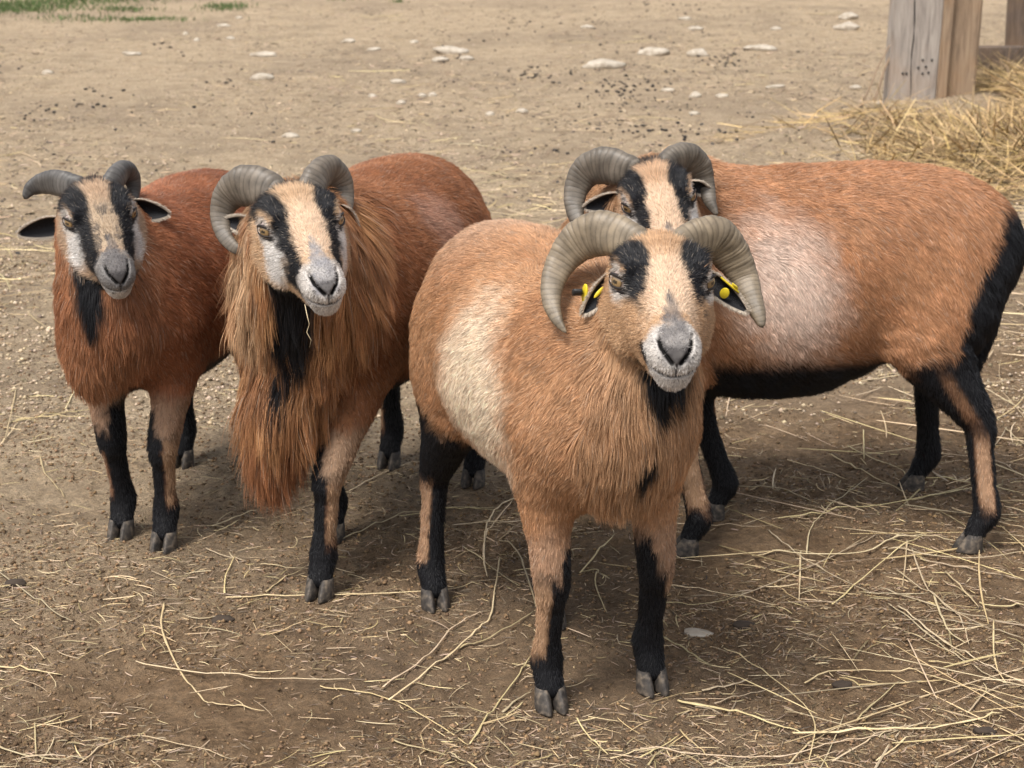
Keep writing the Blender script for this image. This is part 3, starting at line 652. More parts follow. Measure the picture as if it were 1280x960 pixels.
def hoof(s, k, ft, root):
    V = []; F = []; f = 1 if k[0] == 'f' else .95
    for sg in (1, -1):
        b0 = len(V); prof = [(0, .046, .0), (.0, .030, .6), (.0, .012, .85), (.0, .0005, 1.)]
        n = 18; rows = [(.038, .0125, .014, .004), (.031, .0140, .018, .006), (.018, .0152, .023, .010), (.004, .0160, .027, .014), (.0005, .0150, .026, .014)]
        for (zz, hw, hl, xo) in rows:
            for i in range(n):
                a = 2*math.pi*i/n; cx, cy = math.cos(a), math.sin(a); px = hl*cx*(1 if cx < 0 else 1.12)-.004; py = hw*cy*(1-.45*max(0, cx)**2)
                V.append(((ft[0]+xo+px*f), ft[1]+sg*.0148+py*f*.82-sg*.0025*max(0, cx), zz))
        for r in range(len(rows)-1):
            for i in range(n): F.append((b0+r*n+i, b0+(r+1)*n+i, b0+(r+1)*n+(i+1) % n, b0+r*n+(i+1) % n))
        F.append(tuple(b0+i for i in range(n))); F.append(tuple(b0+(len(rows)-1)*n+i for i in range(n))[::-1])
    return mesh_obj('hoof', np.array(V), F, M_hoof, root)
def box_mesh(c, ax, half, bev=.0006):
    V = []; 
    for sx in (-1, 1):
        for sy in (-1, 1):
            for sz in (-1, 1): V.append(c+ax[0]*half[0]*sx+ax[1]*half[1]*sy+ax[2]*half[2]*sz)
    return V, [(0, 1, 3, 2), (4, 6, 7, 5), (0, 4, 5, 1), (2, 3, 7, 6), (0, 2, 6, 4), (1, 5, 7, 3)]
def ear_tag(s, fr_, earo, both):
    r0, ax, fr, wd, L, hw = fr_
    def disc(c, nrm_, a, b, th, ra, rb, mat, name):
        V = []; F = []; n = 28
        for (zz, sc_) in ((-th, .92), (-th*.6, 1), (th*.6, 1), (th, .92)):
            for i in range(n): t = 2*math.pi*i/n; V.append(c+nrm_*zz+a*math.cos(t)*ra*sc_+b*math.sin(t)*rb*sc_)
        for r in range(3):
            for i in range(n): F.append((r*n+i, r*n+(i+1) % n, (r+1)*n+(i+1) % n, (r+1)*n+i))
        F.append(tuple(range(n))[::-1]); F.append(tuple(3*n+i for i in range(n)))
        return mesh_obj(name, s.h2l(np.array(V)), F, mat, earo)
    c = r0+ax*L*.52
    if both:      # tag flap seen in front and over the edge
        disc(c+fr*.007, nrm(fr+.5*wd), ax, nrm(wd-.5*fr), .0010, .0062, .0080, M_tag, 'ear_tag')
        disc(c+np.array([0, 0, .016])+ax*.006-fr*.001, nrm(np.array([.25, 0, 1.])), ax, fr, .0016, .016, .008, M_tag, 'ear_tag')
        disc(c+np.array([.002, 0, .020])+ax*.014, nrm(np.array([.5, 0, 1.])), ax, fr, .003, .005, .005, M_tag, 'tag_button')
    else:
        n_ = nrm(wd+ax*.3)
        o = -fr*.012+np.array([0, -.016, .002]); disc(c+o, nrm(np.array([.35, -1, 0])), np.array([0, 0, 1.]), fr, .0013, .014, .010, M_tag, 'ear_tag')
        disc(c+o+np.array([0, -.010, .002]), np.array([0, 1., 0]), np.array([0, 0, 1.]), fr, .006, .005, .005, M_dark, 'tag_button')
        disc(c+fr*.004+wd*.004, fr, ax, wd, .001, .010, .0025, M_tag, 'ear_tag')
def build_sheep(key):
    s = Sheep(key); V, F = s.build_mesh(); root = bpy.data.objects.new('ram', None); C.objects.link(root)
    root.location = s.o; root.rotation_euler = (0, 0, math.atan2(s.M[0][1], s.M[0][0]))
    tag(root, s.S['label'], 'sheep', 'four brown and black rams standing together')
    col, _ = s.colour(V); body = mesh_obj('body', V, F, M_skin, root, True, col*.8)  # hide darker than its strands: depth shade under the coat, put into the colour
    if FUR > 0: grow_fur(s, V, F, body)
    for i, sg in ((0, -1), (1, 1)):
        horn(s, HEAD[key]['horns'][i], root, sg)
        e, fr_ = ear(s, HEAD[key]['ears'][i], root, sg)
        if FUR > 0: ear_fur(s, fr_, e)
        if key == 'A': ear_tag(s, fr_, e, sg > 0)
        eye(s, s.eye_c[0 if sg > 0 else 1], root, sg)
    for k, ft in s.feet.items(): hoof(s, k, ft, root)
    print('sheep', key, len(V)); return s
import time; _t = time.time()
for key in 'ABCD': build_sheep(key)
print('sheep built', time.time()-_t)
# ------------------------------------------------------------------ ground
def gheight(x, y):
    P = np.stack([x, y, np.zeros_like(x)], 1).astype(np.float32)
    h = (fbm(P, 3.1, 5, 4)-.5)*.030+(fbm(P, 14, 15, 3)-.5)*.014
    near = sstep(7.5, 4.5, y); h = h*(.45+.55*near)+(fbm(P, 38, 31, 3)-.5)*.022*(.35+.65*near)
    for fx, fy in FEET: h *= 1-np.exp(-((x-fx)**2+(y-fy)**2)/(.06**2))
    # raised bank of trodden earth towards the post
    b = sstep(.5, 1.9, x+.22*(y-9.5))*sstep(8.2, 9.3, y-.35*(2-np.minimum(x, 2)))
    b2 = np.exp(-((y-(9.75+1.1*(x-2.)))/.38)**2)*sstep(.5, 1.5, x)*sstep(3.2, 2.4, x)
    return h+.075*b2
FEET = [p for S in SPEC.values() for p in S['feet'].values()]
def build_ground():
    ny, nx = 620, 520; v = np.linspace(0, 1, ny); y = 2.3*(24/2.3)**v; y = np.concatenate([[-60, -5, 1., 1.8], y, [30, 45, 80, 200]]); ny = len(y)
    u = np.linspace(-1, 1, nx); X = np.stack([np.sign(u)*np.abs(u)**1.0*(max(.75, .34*abs(yy)+.35)) for yy in y])
    X[:, 0] = -150; X[:, -1] = 150
    Y = np.repeat(y[:, None], nx, 1); x_, y_ = X.ravel(), Y.ravel(); z = gheight(x_, y_); z[(y_ < 2.) | (y_ > 28) | (np.abs(x_) > 20)] = 0
    V = np.stack([x_, y_, z], 1); i = np.arange(ny-1)[:, None]*nx+np.arange(nx-1)[None]; F = np.stack([i, i+1, i+nx+1, i+nx], -1).reshape(-1, 4)
    g = NT('trodden_earth'); tc = g.n('ShaderNodeTexCoord'); P = tc.outputs['Object']
    sp = g.n('ShaderNodeSeparateXYZ', {'Vector': P})
    nA = g.n('ShaderNodeTexNoise', {'Vector': P, 'Scale': 1.3, 'Detail': 5., 'Roughness': .6}).outputs[0]
    nB = g.n('ShaderNodeTexNoise', {'Vector': P, 'Scale': 9., 'Detail': 8., 'Roughness': .7}).outputs[0]
    nC = g.n('ShaderNodeTexNoise', {'Vector': P, 'Scale': 70., 'Detail': 8., 'Roughness': .75}).outputs[0]
    nD = g.n('ShaderNodeTexNoise', {'Vector': P, 'Scale': 380., 'Detail': 4., 'Roughness': .7}).outputs[0]
    # damp, dung-dark soil where the animals stand; dry sandy dirt beyond
    yy = g.n('ShaderNodeMath', {0: sp.outputs[1], 1: g.n('ShaderNodeMath', {0: nA, 1: 2.6}, operation='MULTIPLY').outputs[0]}, operation='SUBTRACT').outputs[0]
    yx = g.n('ShaderNodeMath', {0: g.n('ShaderNodeMath', {0: sp.outputs[0], 1: -.95}, operation='MULTIPLY').outputs[0], 1: yy}, operation='ADD').outputs[0]
    dry = g.n('ShaderNodeMapRange', {'Value': yx, 'From Min': 1.9, 'From Max': 4.2}, interpolation_type='SMOOTHSTEP').outputs[0]
    damp = g.ramp(nB, [(.30, (.150, .094, .053)), (.5, (.270, .180, .105)), (.70, (.41, .285, .175))])
    sand = g.ramp(nB, [(.28, (.37, .270, .175)), (.5, (.51, .395, .268)), (.72, (.61, .485, .34))])
    c = g.mix(dry, damp, sand)
    c = g.mix(.75, c, g.ramp(nC, [(.30, (.38, .35, .32)), (.50, (1., 1., 1.)), (.70, (1.6, 1.52, 1.4))]), 'MULTIPLY')
    c = g.mix(.6, c, g.ramp(nD, [(.30, (.6, .58, .56)), (.52, (1., 1., 1.)), (.72, (1.5, 1.42, 1.3))]), 'MULTIPLY')
    # dark damp stains
    nE = g.n('ShaderNodeTexNoise', {'Vector': P, 'Scale': 2.3, 'Detail': 4.}).outputs[0]
    c = g.mix(g.n('ShaderNodeMath', {0: g.ramp(nE, [(.52, (0, 0, 0)), (.68, (1, 1, 1))]), 1: .25}, operation='MULTIPLY').outputs[0], c, (.10, .075, .052), 'MIX')
    nF = g.n('ShaderNodeTexNoise', {'Vector': P, 'Scale': .55, 'Detail': 6., 'Roughness': .65}).outputs[0]
    c = g.mix(g.n('ShaderNodeMath', {0: g.ramp(nF, [(.47, (0, 0, 0)), (.62, (1, 1, 1))]), 1: .42}, operation='MULTIPLY').outputs[0], c, (.27, .205, .145), 'MIX')
    g.l(c, g.b.inputs['Base Color']); g.b.inputs['Roughness'].default_value = .93; g.b.inputs['Specular IOR Level'].default_value = .2
    hsum = g.n('ShaderNodeMath', {0: nC, 1: g.n('ShaderNodeMath', {0: nD, 1: .3}, operation='MULTIPLY').outputs[0]}, operation='ADD').outputs[0]
    g.bump(hsum, 1., .022)
    o = mesh_obj('ground', V, F, g.m, None, True); o['kind'] = 'structure'
build_ground()
def on_ground(x, y): return gheight(np.atleast_1d(np.asarray(x, float)), np.atleast_1d(np.asarray(y, float)))
# ------------------------------------------------------------------ straw
def straw_material(name, lo, hi, rough=.55):
    m = NT(name); oi = m.n('ShaderNodeObjectInfo'); tc = m.n('ShaderNodeTexCoord'); nz = m.n('ShaderNodeTexNoise', {'Vector': tc.outputs['Object'], 'Scale': 35., 'Detail': 4.})
    at = m.n('ShaderNodeAttribute', attribute_name='col')
    c = m.mix(nz.outputs[0], tuple(lo), tuple(hi)); c = m.mix(1., c, at.outputs['Color'], 'MULTIPLY'); m.l(c, m.b.inputs['Base Color']); m.b.inputs['Roughness'].default_value = rough
    m.b.inputs['Specular IOR Level'].default_value = .35; return m.m
M_straw = straw_material('straw', (.46, .35, .19), (.74, .62, .42))
M_chaff = straw_material('chaff', (.30, .22, .14), (.56, .44, .31))
def sweep(path, rad, flat=.55, nv=5):
    """tube along a path; returns verts, faces"""
    X = np.asarray(path, float); T = nrm(np.gradient(X, axis=0)); V = []
    for i in range(len(X)):
        a = nrm(np.cross(T[i], [0, 0, 1.])+1e-6); b = np.cross(a, T[i])
        for k in range(nv):
            th = 2*math.pi*k/nv; V.append(X[i]+a*math.cos(th)*rad[i]+b*math.sin(th)*rad[i]*flat)
    n = len(X); F = [(i*nv+k, i*nv+(k+1) % nv, (i+1)*nv+(k+1) % nv, (i+1)*nv+k) for i in range(n-1) for k in range(nv)]
    F.append(tuple(range(nv))[::-1]); F.append(tuple((n-1)*nv+k for k in range(nv))); return V, F
STALK = 'straw stalks lying loose on the dirt'
STALK_LABEL = 'loose dry yellow straw stalk lying on the trodden dirt'
def stalk(pts, w=.0022, label=STALK_LABEL, lift=.004):
    p = np.array(pts, float); m = cat(np.concatenate([p, np.zeros((len(p), 2))], 1), 7)[:, :2] if len(p) > 2 else np.stack([np.linspace(p[0, k], p[1, k], 10) for k in (0, 1)], 1)
    z = on_ground(m[:, 0], m[:, 1]); k_ = max(3, len(z)//3); zs = np.convolve(np.pad(z, k_, mode='edge'), np.ones(2*k_+1)/(2*k_+1), 'valid'); z = np.maximum(z, zs)+lift+rng.random()*.004
    m = m+np.cumsum(rng.normal(0, .0003, m.shape), 0); c0 = m.mean(0); path = np.concatenate([m-c0, (z)[:, None]], 1); n = len(path); rad = w*(1-.45*np.linspace(0, 1, n))*(1+.12*rng.normal(0, 1, n)); rad[-1] *= .4
    # nodes of the stem
    for q in rng.integers(1, n-1, max(1, n//9)): rad[q] *= 1.35
    V, F = sweep(path, rad, .42, 6); g = rng.uniform(.62, 1.12); tint = np.array([g, g*rng.uniform(.94, 1.02), g*rng.uniform(.8, 1.05)])
    o = mesh_obj('straw_stalk', V, F, M_straw, None, True, np.tile(tint, (len(V), 1))); o.location = (c0[0], c0[1], 0)
    return tag(o, label, 'straw', STALK)
f_, pc, ps = 2400., math.cos(CAM_PITCH), math.sin(CAM_PITCH)
def gp(u, v):            # a ground position read off the photograph
    d = np.array([(u-640)/f_, pc+(480-v)/f_*ps, -ps+(480-v)/f_*pc]); t = -CAM_H/d[2]; return (d[0]*t, d[1]*t)
TRACED = [
 ([(282,750),(420,746),(530,741),(605,734)], 3.2), ([(205,758),(202,785),(222,835),(255,880),(292,887),(332,894)], 2.6), ([(170,833),(300,851),(440,856)], 2.6), ([(0,839),(80,847)], 3.),
 ([(479,861),(537,820),(565,789),(603,769)], 2.4), ([(486,875),(555,827),(600,790),(613,779),(620,740),(625,700)], 2.6), ([(572,812),(613,800),(668,767)], 3.), ([(400,860),(476,868),(537,896),(586,930)], 2.4),
 ([(587,930),(627,872),(655,835),(668,813)], 2.2), ([(493,927),(544,942),(582,959)], 2.6), ([(894,611),(976,620),(1021,640)], 2.4), ([(972,654),(1062,646),(1209,618)], 3.2),
 ([(1008,695),(1014,665),(1040,639),(1085,601)], 2.), ([(1036,571),(1077,594),(1132,620)], 3.), ([(984,581),(1059,605)], 2.2), ([(965,695),(1070,695),(1130,676),(1194,680)], 3.),
 ([(927,747),(1010,710),(1100,671)], 2.6), ([(961,669),(1010,706),(1085,746)], 2.2), ([(1001,691),(1000,753)], 2.6), ([(1134,680),(1128,736)], 2.6), ([(1059,564),(1126,594)], 2.6), ([(1079,543),(1080,579)], 2.2),
 ([(1006,854),(1044,842),(1137,846),(1182,854),(1290,892)], 2.6), ([(991,923),(1137,919),(1194,908),(1254,895)], 4.), ([(847,875),(912,888),(960,905),(999,919)], 4.2), ([(800,938),(894,946),(972,949),(1040,936),(1100,931)], 2.6),
 ([(1081,749),(1160,751)], 2.4), ([(1224,757),(1285,760)], 3.4), ([(809,732),(901,743),(972,760)], 2.8), ([(905,812),(961,846),(1014,899),(1010,958)], 2.2), ([(815,790),(849,812),(890,840)], 3.2),
 ([(1122,766),(1175,805),(1220,831),(1285,857)], 3.), ([(1182,717),(1224,764)], 3.), ([(1167,752),(1185,790),(1207,806)], 3.), ([(1208,891),(1242,865),(1285,857)], 2.8), ([(659,620),(627,631),(609,657),(605,702),(609,721)], 2.8),
 ([(624,678),(646,691),(661,725),(672,762)], 2.8), ([(566,659),(661,654)], 2.8), ([(500,648),(567,637),(624,637)], 2.2), ([(579,684),(650,736)], 2.2), ([(725,714),(768,672)], 3.), ([(725,710),(747,710),(744,729),(759,766)], 2.6),
 ([(815,655),(960,665)], 2.4), ([(20,522),(115,520)], 2.8), ([(50,570),(54,590),(66,602),(80,620)], 2.6), ([(265,660),(325,640)], 2.8), ([(268,668),(298,655)], 3.), ([(0,560),(25,525)], 2.4),
 ([(437,616),(490,588),(540,577)], 2.8), ([(421,681),(477,656),(521,641),(624,634)], 2.6), ([(604,700),(609,666),(640,625)], 2.6), ([(100,960),(170,925),(290,955)], 2.2), ([(0,940),(55,950),(110,955)], 2.8),
 ([(44,906),(45,948)], 2.2), ([(50,958),(70,925)], 2.2), ([(330,740),(380,715)], 2.6), ([(258,690),(305,708)], 2.6), ([(325,712),(383,716)], 2.6), ([(281,745),(283,722),(296,700)], 2.2), ([(0,725),(60,770),(90,785)], 2.2),
 ([(0,870),(32,853)], 2.2), ([(1040,760),(1110,700),(1160,672)], 2.2), ([(820,760),(870,760),(930,750)], 2.), ([(940,700),(1000,690),(1045,700)], 2.2), ([(1130,640),(1280,650)], 3.), ([(1190,640),(1285,667)], 2.8),
 ([(1170,600),(1280,620)], 2.6), ([(1140,630),(1240,610)], 2.4), ([(1205,565),(1285,600)], 2.6), ([(1250,500),(1285,520)], 2.6), ([(1256,540),(1285,560)], 2.6), ([(1110,690),(1200,700),(1285,690)], 3.), ([(1150,700),(1280,722)], 3.),
 ([(1120,715),(1180,760),(1230,790)], 2.4), ([(1140,690),(1160,740),(1195,770),(1210,808)], 2.4), ([(1100,742),(1200,770),(1285,782)], 2.6), ([(1180,780),(1285,800)], 2.4), ([(1242,780),(1243,830),(1258,858)], 2.4),
 ([(1110,762),(1160,800),(1200,830),(1262,860)], 2.4), ([(1130,800),(1215,832)], 2.), ([(1160,835),(1195,838)], 2.4), ([(985,960),(1010,935),(1060,910),(1130,905)], 2.4), ([(1040,958),(1100,925),(1155,905)], 2.4),
 ([(1190,922),(1285,930)], 2.4), ([(1070,905),(1125,855)], 2.4), ([(1095,955),(1150,925)], 2.2), ([(850,910),(885,945)], 2.2), ([(800,955),(850,915)], 2.2), ([(878,865),(915,858),(935,848)], 3.6), ([(893,878),(962,862)], 2.4),
 ([(820,690),(850,700),(880,705)], 2.2), ([(690,950),(640,965)], 2.4), ([(763,948),(830,938)], 3.), ([(810,962),(845,925)], 2.4), ([(640,830),(668,835)], 2.2), ([(628,890),(665,865)], 3.2), ([(633,897),(655,880)], 2.4),
 ([(140,495),(115,470),(92,490)], 2.6), ([(15,524),(75,518),(130,512)], 2.8), ([(82,512),(100,480),(96,470)], 2.6), ([(20,490),(5,560)], 2.4), ([(720,905),(740,930),(760,945)], 2.2), ([(735,900),(775,905)], 2.2),
]
for q, w_ in TRACED: stalk([gp(*p) for p in q], w_*.00075)
def litter(name, n, region, Lr, wr, mat, seed, hgt=0, curl=.25, kind='stuff', dark=0., tilt=.12, dens=None):
    """many short bits of straw in one mesh"""
    r = np.random.default_rng(seed); x, y = region(r, n); n = len(x); L = Lr[0]+(Lr[1]-Lr[0])*r.random(n)**1.7; w_ = wr[0]+(wr[1]-wr[0])*r.random(n)**1.5; a = r.uniform(0, 2*math.pi, n)
    z0 = gheight(x, y)+.0015+(hgt(x, y)*r.random(n)**.8 if callable(hgt) else r.random(n)*hgt); tl = r.normal(0, tilt, n); K = 5; ts = np.linspace(-.5, .5, K); cu_ = r.normal(0, curl, n)
    d = np.stack([np.cos(a)*np.cos(tl), np.sin(a)*np.cos(tl), np.sin(tl)], 1); s_ = np.stack([-np.sin(a), np.cos(a), r.normal(0, .3, n)], 1); up = np.array([0, 0, 1.])
    V = np.zeros((n, K, 3, 3))
    for k, t in enumerate(ts):
        c = np.stack([x, y, z0+L*.5*np.abs(np.sin(tl))*(0 if callable(hgt) else 1)], 1)+d*(t*L)[:, None]+s_*(cu_*L*(t*t*2))[:, None]; ww = (w_*(1-.5*abs(t*2)**3))[:, None]
        V[:, k, 0] = c+s_*ww; V[:, k, 1] = c-s_*ww; V[:, k, 2] = c+up*ww*.9
    F = []; b = np.arange(n)[:, None]*K*3
    for k in range(K-1):
        for (p, q) in ((0, 1), (1, 2), (2, 0)): F.append(np.concatenate([b+k*3+p, b+k*3+q, b+(k+1)*3+q, b+(k+1)*3+p], 1))
    F = np.concatenate(F); g = r.uniform(.45, 1.25, n); dk = r.random(n) < dark; g[dk] *= r.uniform(.2, .6, dk.sum())
    col = np.stack([g, g*r.uniform(.9, 1.02, n), g*r.uniform(.75, 1.05, n)], 1); col = np.repeat(col, K*3, 0)
    o = mesh_obj(name, V.reshape(-1, 3), F, mat, None, False, col); o['kind'] = kind; return o
def fan(y0, y1, pw=1., xr=.30):
    def g(r, n):
        y = (y0**(1-pw)+(y1**(1-pw)-y0**(1-pw))*r.random(n))**(1/(1-pw)) if pw != 1 else y0*(y1/y0)**r.random(n); x = r.uniform(-1, 1, n)*(xr*y+.15)
        P = np.stack([x, y, 0*x], 1); k = fbm(P, 3, 77, 3) > r.uniform(.22, .62, n); return x[k], y[k]
    return g
litter('straw_chaff', 80000, fan(2.4, 7.2, 1.), (.002, .028), (.0003, .0012), M_chaff, 11, 0, .10, dark=.40)
def crumbs(name, n, region, size, seed, mat):
    r = np.random.default_rng(seed); x, y = region(r, n); n = len(x); s_ = r.uniform(*size, n)*r.uniform(.5, 1, n); z = gheight(x, y)
    o = np.array([(1, 0, 0), (0, 1, 0), (-1, 0, 0), (0, -1, 0), (0, 0, 1), (0, 0, -1)], float); V = o[None]*r.uniform(.5, 1.2, (n, 6, 1))*s_[:, None, None]; V[:, :, 2] *= .7
    a = r.uniform(0, 6.28, n); ca, sa = np.cos(a)[:, None], np.sin(a)[:, None]; X = V[:, :, 0]*ca-V[:, :, 1]*sa; Y = V[:, :, 0]*sa+V[:, :, 1]*ca; V[:, :, 0] = X+x[:, None]; V[:, :, 1] = Y+y[:, None]; V[:, :, 2] += (z+s_*.25)[:, None]
    f = np.array([(0, 1, 4), (1, 2, 4), (2, 3, 4), (3, 0, 4), (1, 0, 5), (2, 1, 5), (3, 2, 5), (0, 3, 5)]); F = (np.arange(n)[:, None, None]*6+f[None]).reshape(-1, 3)
    g = r.uniform(.4, 1.5, n); col = np.repeat(np.stack([g, g*r.uniform(.93, 1., n), g*r.uniform(.82, 1., n)], 1), 6, 0); ob = mesh_obj(name, V.reshape(-1, 3), F, mat, None, True, col); ob['kind'] = 'stuff'
M_soil = straw_material('soil', (.15, .097, .055), (.25, .168, .10), .95)
crumbs('soil_crumbs', 60000, fan(2.4, 6.5, 1.), (.0015, .0075), 61, M_soil)
M_grit = straw_material('grit', (.30, .24, .17), (.56, .46, .35), .95)
crumbs('grit', 42000, fan(4.5, 17., 1.), (.003, .012), 62, M_grit)
litter('straw_litter', 6500, fan(2.4, 8.5, 1.), (.015, .085), (.0006, .0012), M_straw, 12, .002, .15, dark=.1, tilt=.05)
def right_side(r, n):
    y = 2.6+r.random(n)**1.2*5.; x = .30*y*(1-.75*r.random(n)**1.6)+.1; return x, y
litter('straw_scatter', 330, right_side, (.07, .42), (.0007, .0020), M_straw, 13, .008, .03, tilt=.03)
def far_fan(r, n):
    y = 5.5*(17/5.5)**r.random(n); x = r.uniform(-1, 1, n)*.31*y; P = np.stack([x, y, 0*x], 1); k = fbm(P, 1.4, 79, 3) > r.uniform(.3, .6, n); return x[k], y[k]
litter('dirt_crumbs', 30000, far_fan, (.006, .06), (.001, .0045), M_chaff, 14, 0, .3, dark=.45)
litter('far_straw', 520, far_fan, (.12, .40), (.0015, .003), M_straw, 16, .004, .14, tilt=.02)
def behind(r, n):
    y = r.normal(6.6, .8, n); x = r.normal(.55, .55, n); return x, y
litter('trampled_hay', 900, behind, (.08, .35), (.0012, .0022), M_straw, 17, .012, .14, tilt=.04)
M_hay = straw_material('hay', (.33, .225, .10), (.66, .49, .26))
def hay_h(x, y): return .30*np.exp(-(((x-3.3)/.75)**2+((y-9.7)/1.2)**2))+.08*np.exp(-(((x-2.2)/.6)**2+((y-8.5)/.55)**2))
def hay_r(r, n):
    x = np.concatenate([r.normal(3.1, .55, n*3//4), r.normal(2.45, .30, n-n*3//4)]); y = np.concatenate([r.normal(9.2, 1.0, n*3//4), r.normal(8.55, .40, n-n*3//4)]); k = (x > 1.1) & (y < 12.) & ~((x < 2.62) & (y > 9.55-.5*(x-2.0))); return x[k], y[k]
litter('hay', 42000, hay_r, (.10, .60), (.0014, .0046), M_hay, 18, hay_h, .16, tilt=.34, dark=.30)
def hay_tail(r, n):
    t = r.random(n); x = .95+1.1*t; y = 8.9+1.0*t+r.normal(0, .09+.1*t, n); return x, y
litter('hay_strands', 90, hay_tail, (.12, .40), (.0012, .003), M_hay, 19, .02, .12, tilt=.05)
# ------------------------------------------------------------------ grass, stones, droppings
def grass(name, spots, seed, hgt):
    r = np.random.default_rng(seed); V = []; F = []; col = []
    for (cx, cy, rx, ry, n) in spots:
        for _ in range(n):
            x = cx+r.normal(0, rx*.5); y = cy+r.normal(0, ry*.5); z = float(on_ground(x, y)[0]); h = hgt*r.uniform(.4, 1.2); a = r.uniform(0, 6.28); w_ = .004; bx, by = r.normal(0, .5, 2)*h
            b = len(V); dx, dy = math.cos(a)*w_, math.sin(a)*w_
            V += [(x-dx, y-dy, z-.005), (x+dx, y+dy, z-.005), (x+dx*.7+bx*.4, y+dy*.7+by*.4, z+h*.6), (x-dx*.7+bx*.4, y-dy*.7+by*.4, z+h*.6), (x+bx, y+by, z+h)]
            F += [(b, b+1, b+2, b+3), (b+3, b+2, b+4)]; g = r.uniform(.6, 1.3); col += [(.085*g, .135*g, .04*g)]*5
    o = mesh_obj(name, V, F, attr_mat('grass_blade', .6, .3).m, None, False, np.array(col)); o['kind'] = 'stuff'
grass('grass', [(-4.35, 16.7, .75, .7, 2600), (-3.75, 17.4, .7, .5, 900), (-2.95, 15.5, .42, .18, 330), (-3.25, 16.4, .3, .25, 260), (-2.45, 16.7, .22, .4, 380), (-3.5, 15.6, .4, .3, 160), (-1.45, 17.6, .25, .2, 160), (-1.0, 17.2, .08, .05, 40)], 3, .035)
st = NT('pale_stone'); tc = st.n('ShaderNodeTexCoord'); nz = st.n('ShaderNodeTexNoise', {'Vector': tc.outputs['Object'], 'Scale': 25., 'Detail': 6.})
st.l(st.ramp(nz.outputs[0], [(.3, (.30, .25, .19)), (.7, (.52, .46, .38))]), st.b.inputs['Base Color']); st.b.inputs['Roughness'].default_value = .85; st.bump(nz.outputs[0], .5, .01); M_stone = st.m
def blob(name, mat, rx, ry, rz, seed, sub=3, amp=.22, parent=None):
    import bmesh
    bm = bmesh.new(); bmesh.ops.create_icosphere(bm, subdivisions=sub, radius=1); P = np.array([v.co for v in bm.verts], np.float32)
    q = 1+(fbm(P+seed*7, 1.3, seed, 3)-.5)[:, None]*amp*2; P = P*q*np.array([rx, ry, rz]); F = [[v.index for v in f.verts] for f in bm.faces]; bm.free()
    return mesh_obj(name, P, F, mat, parent)
STONES = [(757,79,50,16,'long flat pinkish-grey stone lying in the dirt, biggest of the stones'), (817,64,38,13,'long pale oval stone in the dirt between two other stones'), (872,65,27,14,'rounded pale stone beside dark droppings in the row of stones'),
 (950,60,38,9,'thin flat pale stone at the right end of the stone row'), (1060,20,24,12,'pale pointed stone, the farther of the two near the post'), (1058,33,28,13,'pale flat-based stone, the nearer of the two near the post'), (329,67,38,8,'flat white stone in the open dirt behind the left rams'),
 (327,95,26,12,'white peaked stone just below the flat white one'), (165,66,24,7,'small flat white stone at the upper left'), (363,168,20,9,'small white stone just above the second ram'), (565,62,44,13,'low grey-brown stone with a pale stone against its edge'), (583,72,20,9,'pale stone tucked against the low grey-brown stone'),
 (550,74,20,8,None), (497,101,20,9,None), (652,139,15,8,None), (869,118,15,10,None), (446,163,13,6,None), (465,119,11,6,None), (541,118,12,7,None), (528,119,11,6,None), (501,128,12,6,None), (436,51,18,7,None), (468,60,16,6,None), (518,51,11,6,None), (870,35,18,8,None),
 (856,23,17,6,None), (970,35,15,6,None), (834,112,17,6,None), (902,119,16,6,None), (969,108,24,5,None), (1070,108,14,6,None), (868,141,15,5,None), (280,31,17,6,None), (288,47,12,5,None), (232,42,8,5,None), (246,49,8,5,None), (299,21,10,5,None), (60,90,16,6,None), (1105,130,18,8,None), (870,782,36,16,'pale worn stone set flat in the earth beside the front ram'), (612,142,12,6,None), (735,33,16,6,None)]
for i, (u, v, wpx, hpx, lab) in enumerate(STONES):
    x, y = gp(u, v+hpx*.35); Z = y*pc+CAM_H*ps; rx = wpx/f_*Z*.5; rz = max(.014, hpx/f_*Z*.50); o = blob('stone', M_stone, rx, min(rx*.6, rz*1.6), rz, i+2, 3, .48)
    if v > 700: o.scale = (1, 1.2, .35)
    o.location = (x, y, float(on_ground(x, y)[0])+rz*.35); tag(o, lab or 'small pale stone half sunk in the sandy dirt', 'stone', 'pale stones lying about the yard')
M_drop = plain('dung', (.022, .017, .014), .55, .4)
drop = blob('dropping', M_drop, .0085, .0062, .0056, 90, 2, .12)
DC = [(780,110,45,10,46), (665,94,22,6,16), (740,28,24,7,16), (905,75,26,9,30), (830,5,35,4,16), (690,97,40,12,12), (1090,138,20,5,12), (820,165,60,12,22), (640,30,30,12,14), (745,150,30,20,10), (650,190,40,8,10), (110,130,45,30,18), (40,150,25,12,8), (200,60,60,10,8), (900,165,50,12,10), (560,60,60,40,12), (860,40,180,35,20), (300,100,120,50,12), (1060,160,30,12,8), (20,85,20,8,6)]
r = np.random.default_rng(5); first = True
for (u, v, su, sv, n) in DC:
    for _ in range(n):
        uu, vv = u+r.normal(0, su*.6), v+r.normal(0, sv*.6)
        if vv < -4 or vv > 215: continue
        x, y = gp(uu, vv); o = drop if first else drop.copy()
        if not first: C.objects.link(o)
        first = False; k = r.uniform(.85, 1.6); o.scale = (k*r.uniform(.8, 1.3), k, k*r.uniform(.6, 1)); o.rotation_euler = (r.uniform(-.4, .4), 0, r.uniform(0, 6.28)); o.location = (x, y, float(on_ground(x, y)[0])+.004*k)
        tag(o, 'small black sheep dropping on the pale dirt', 'dropping', 'black droppings scattered over the yard')
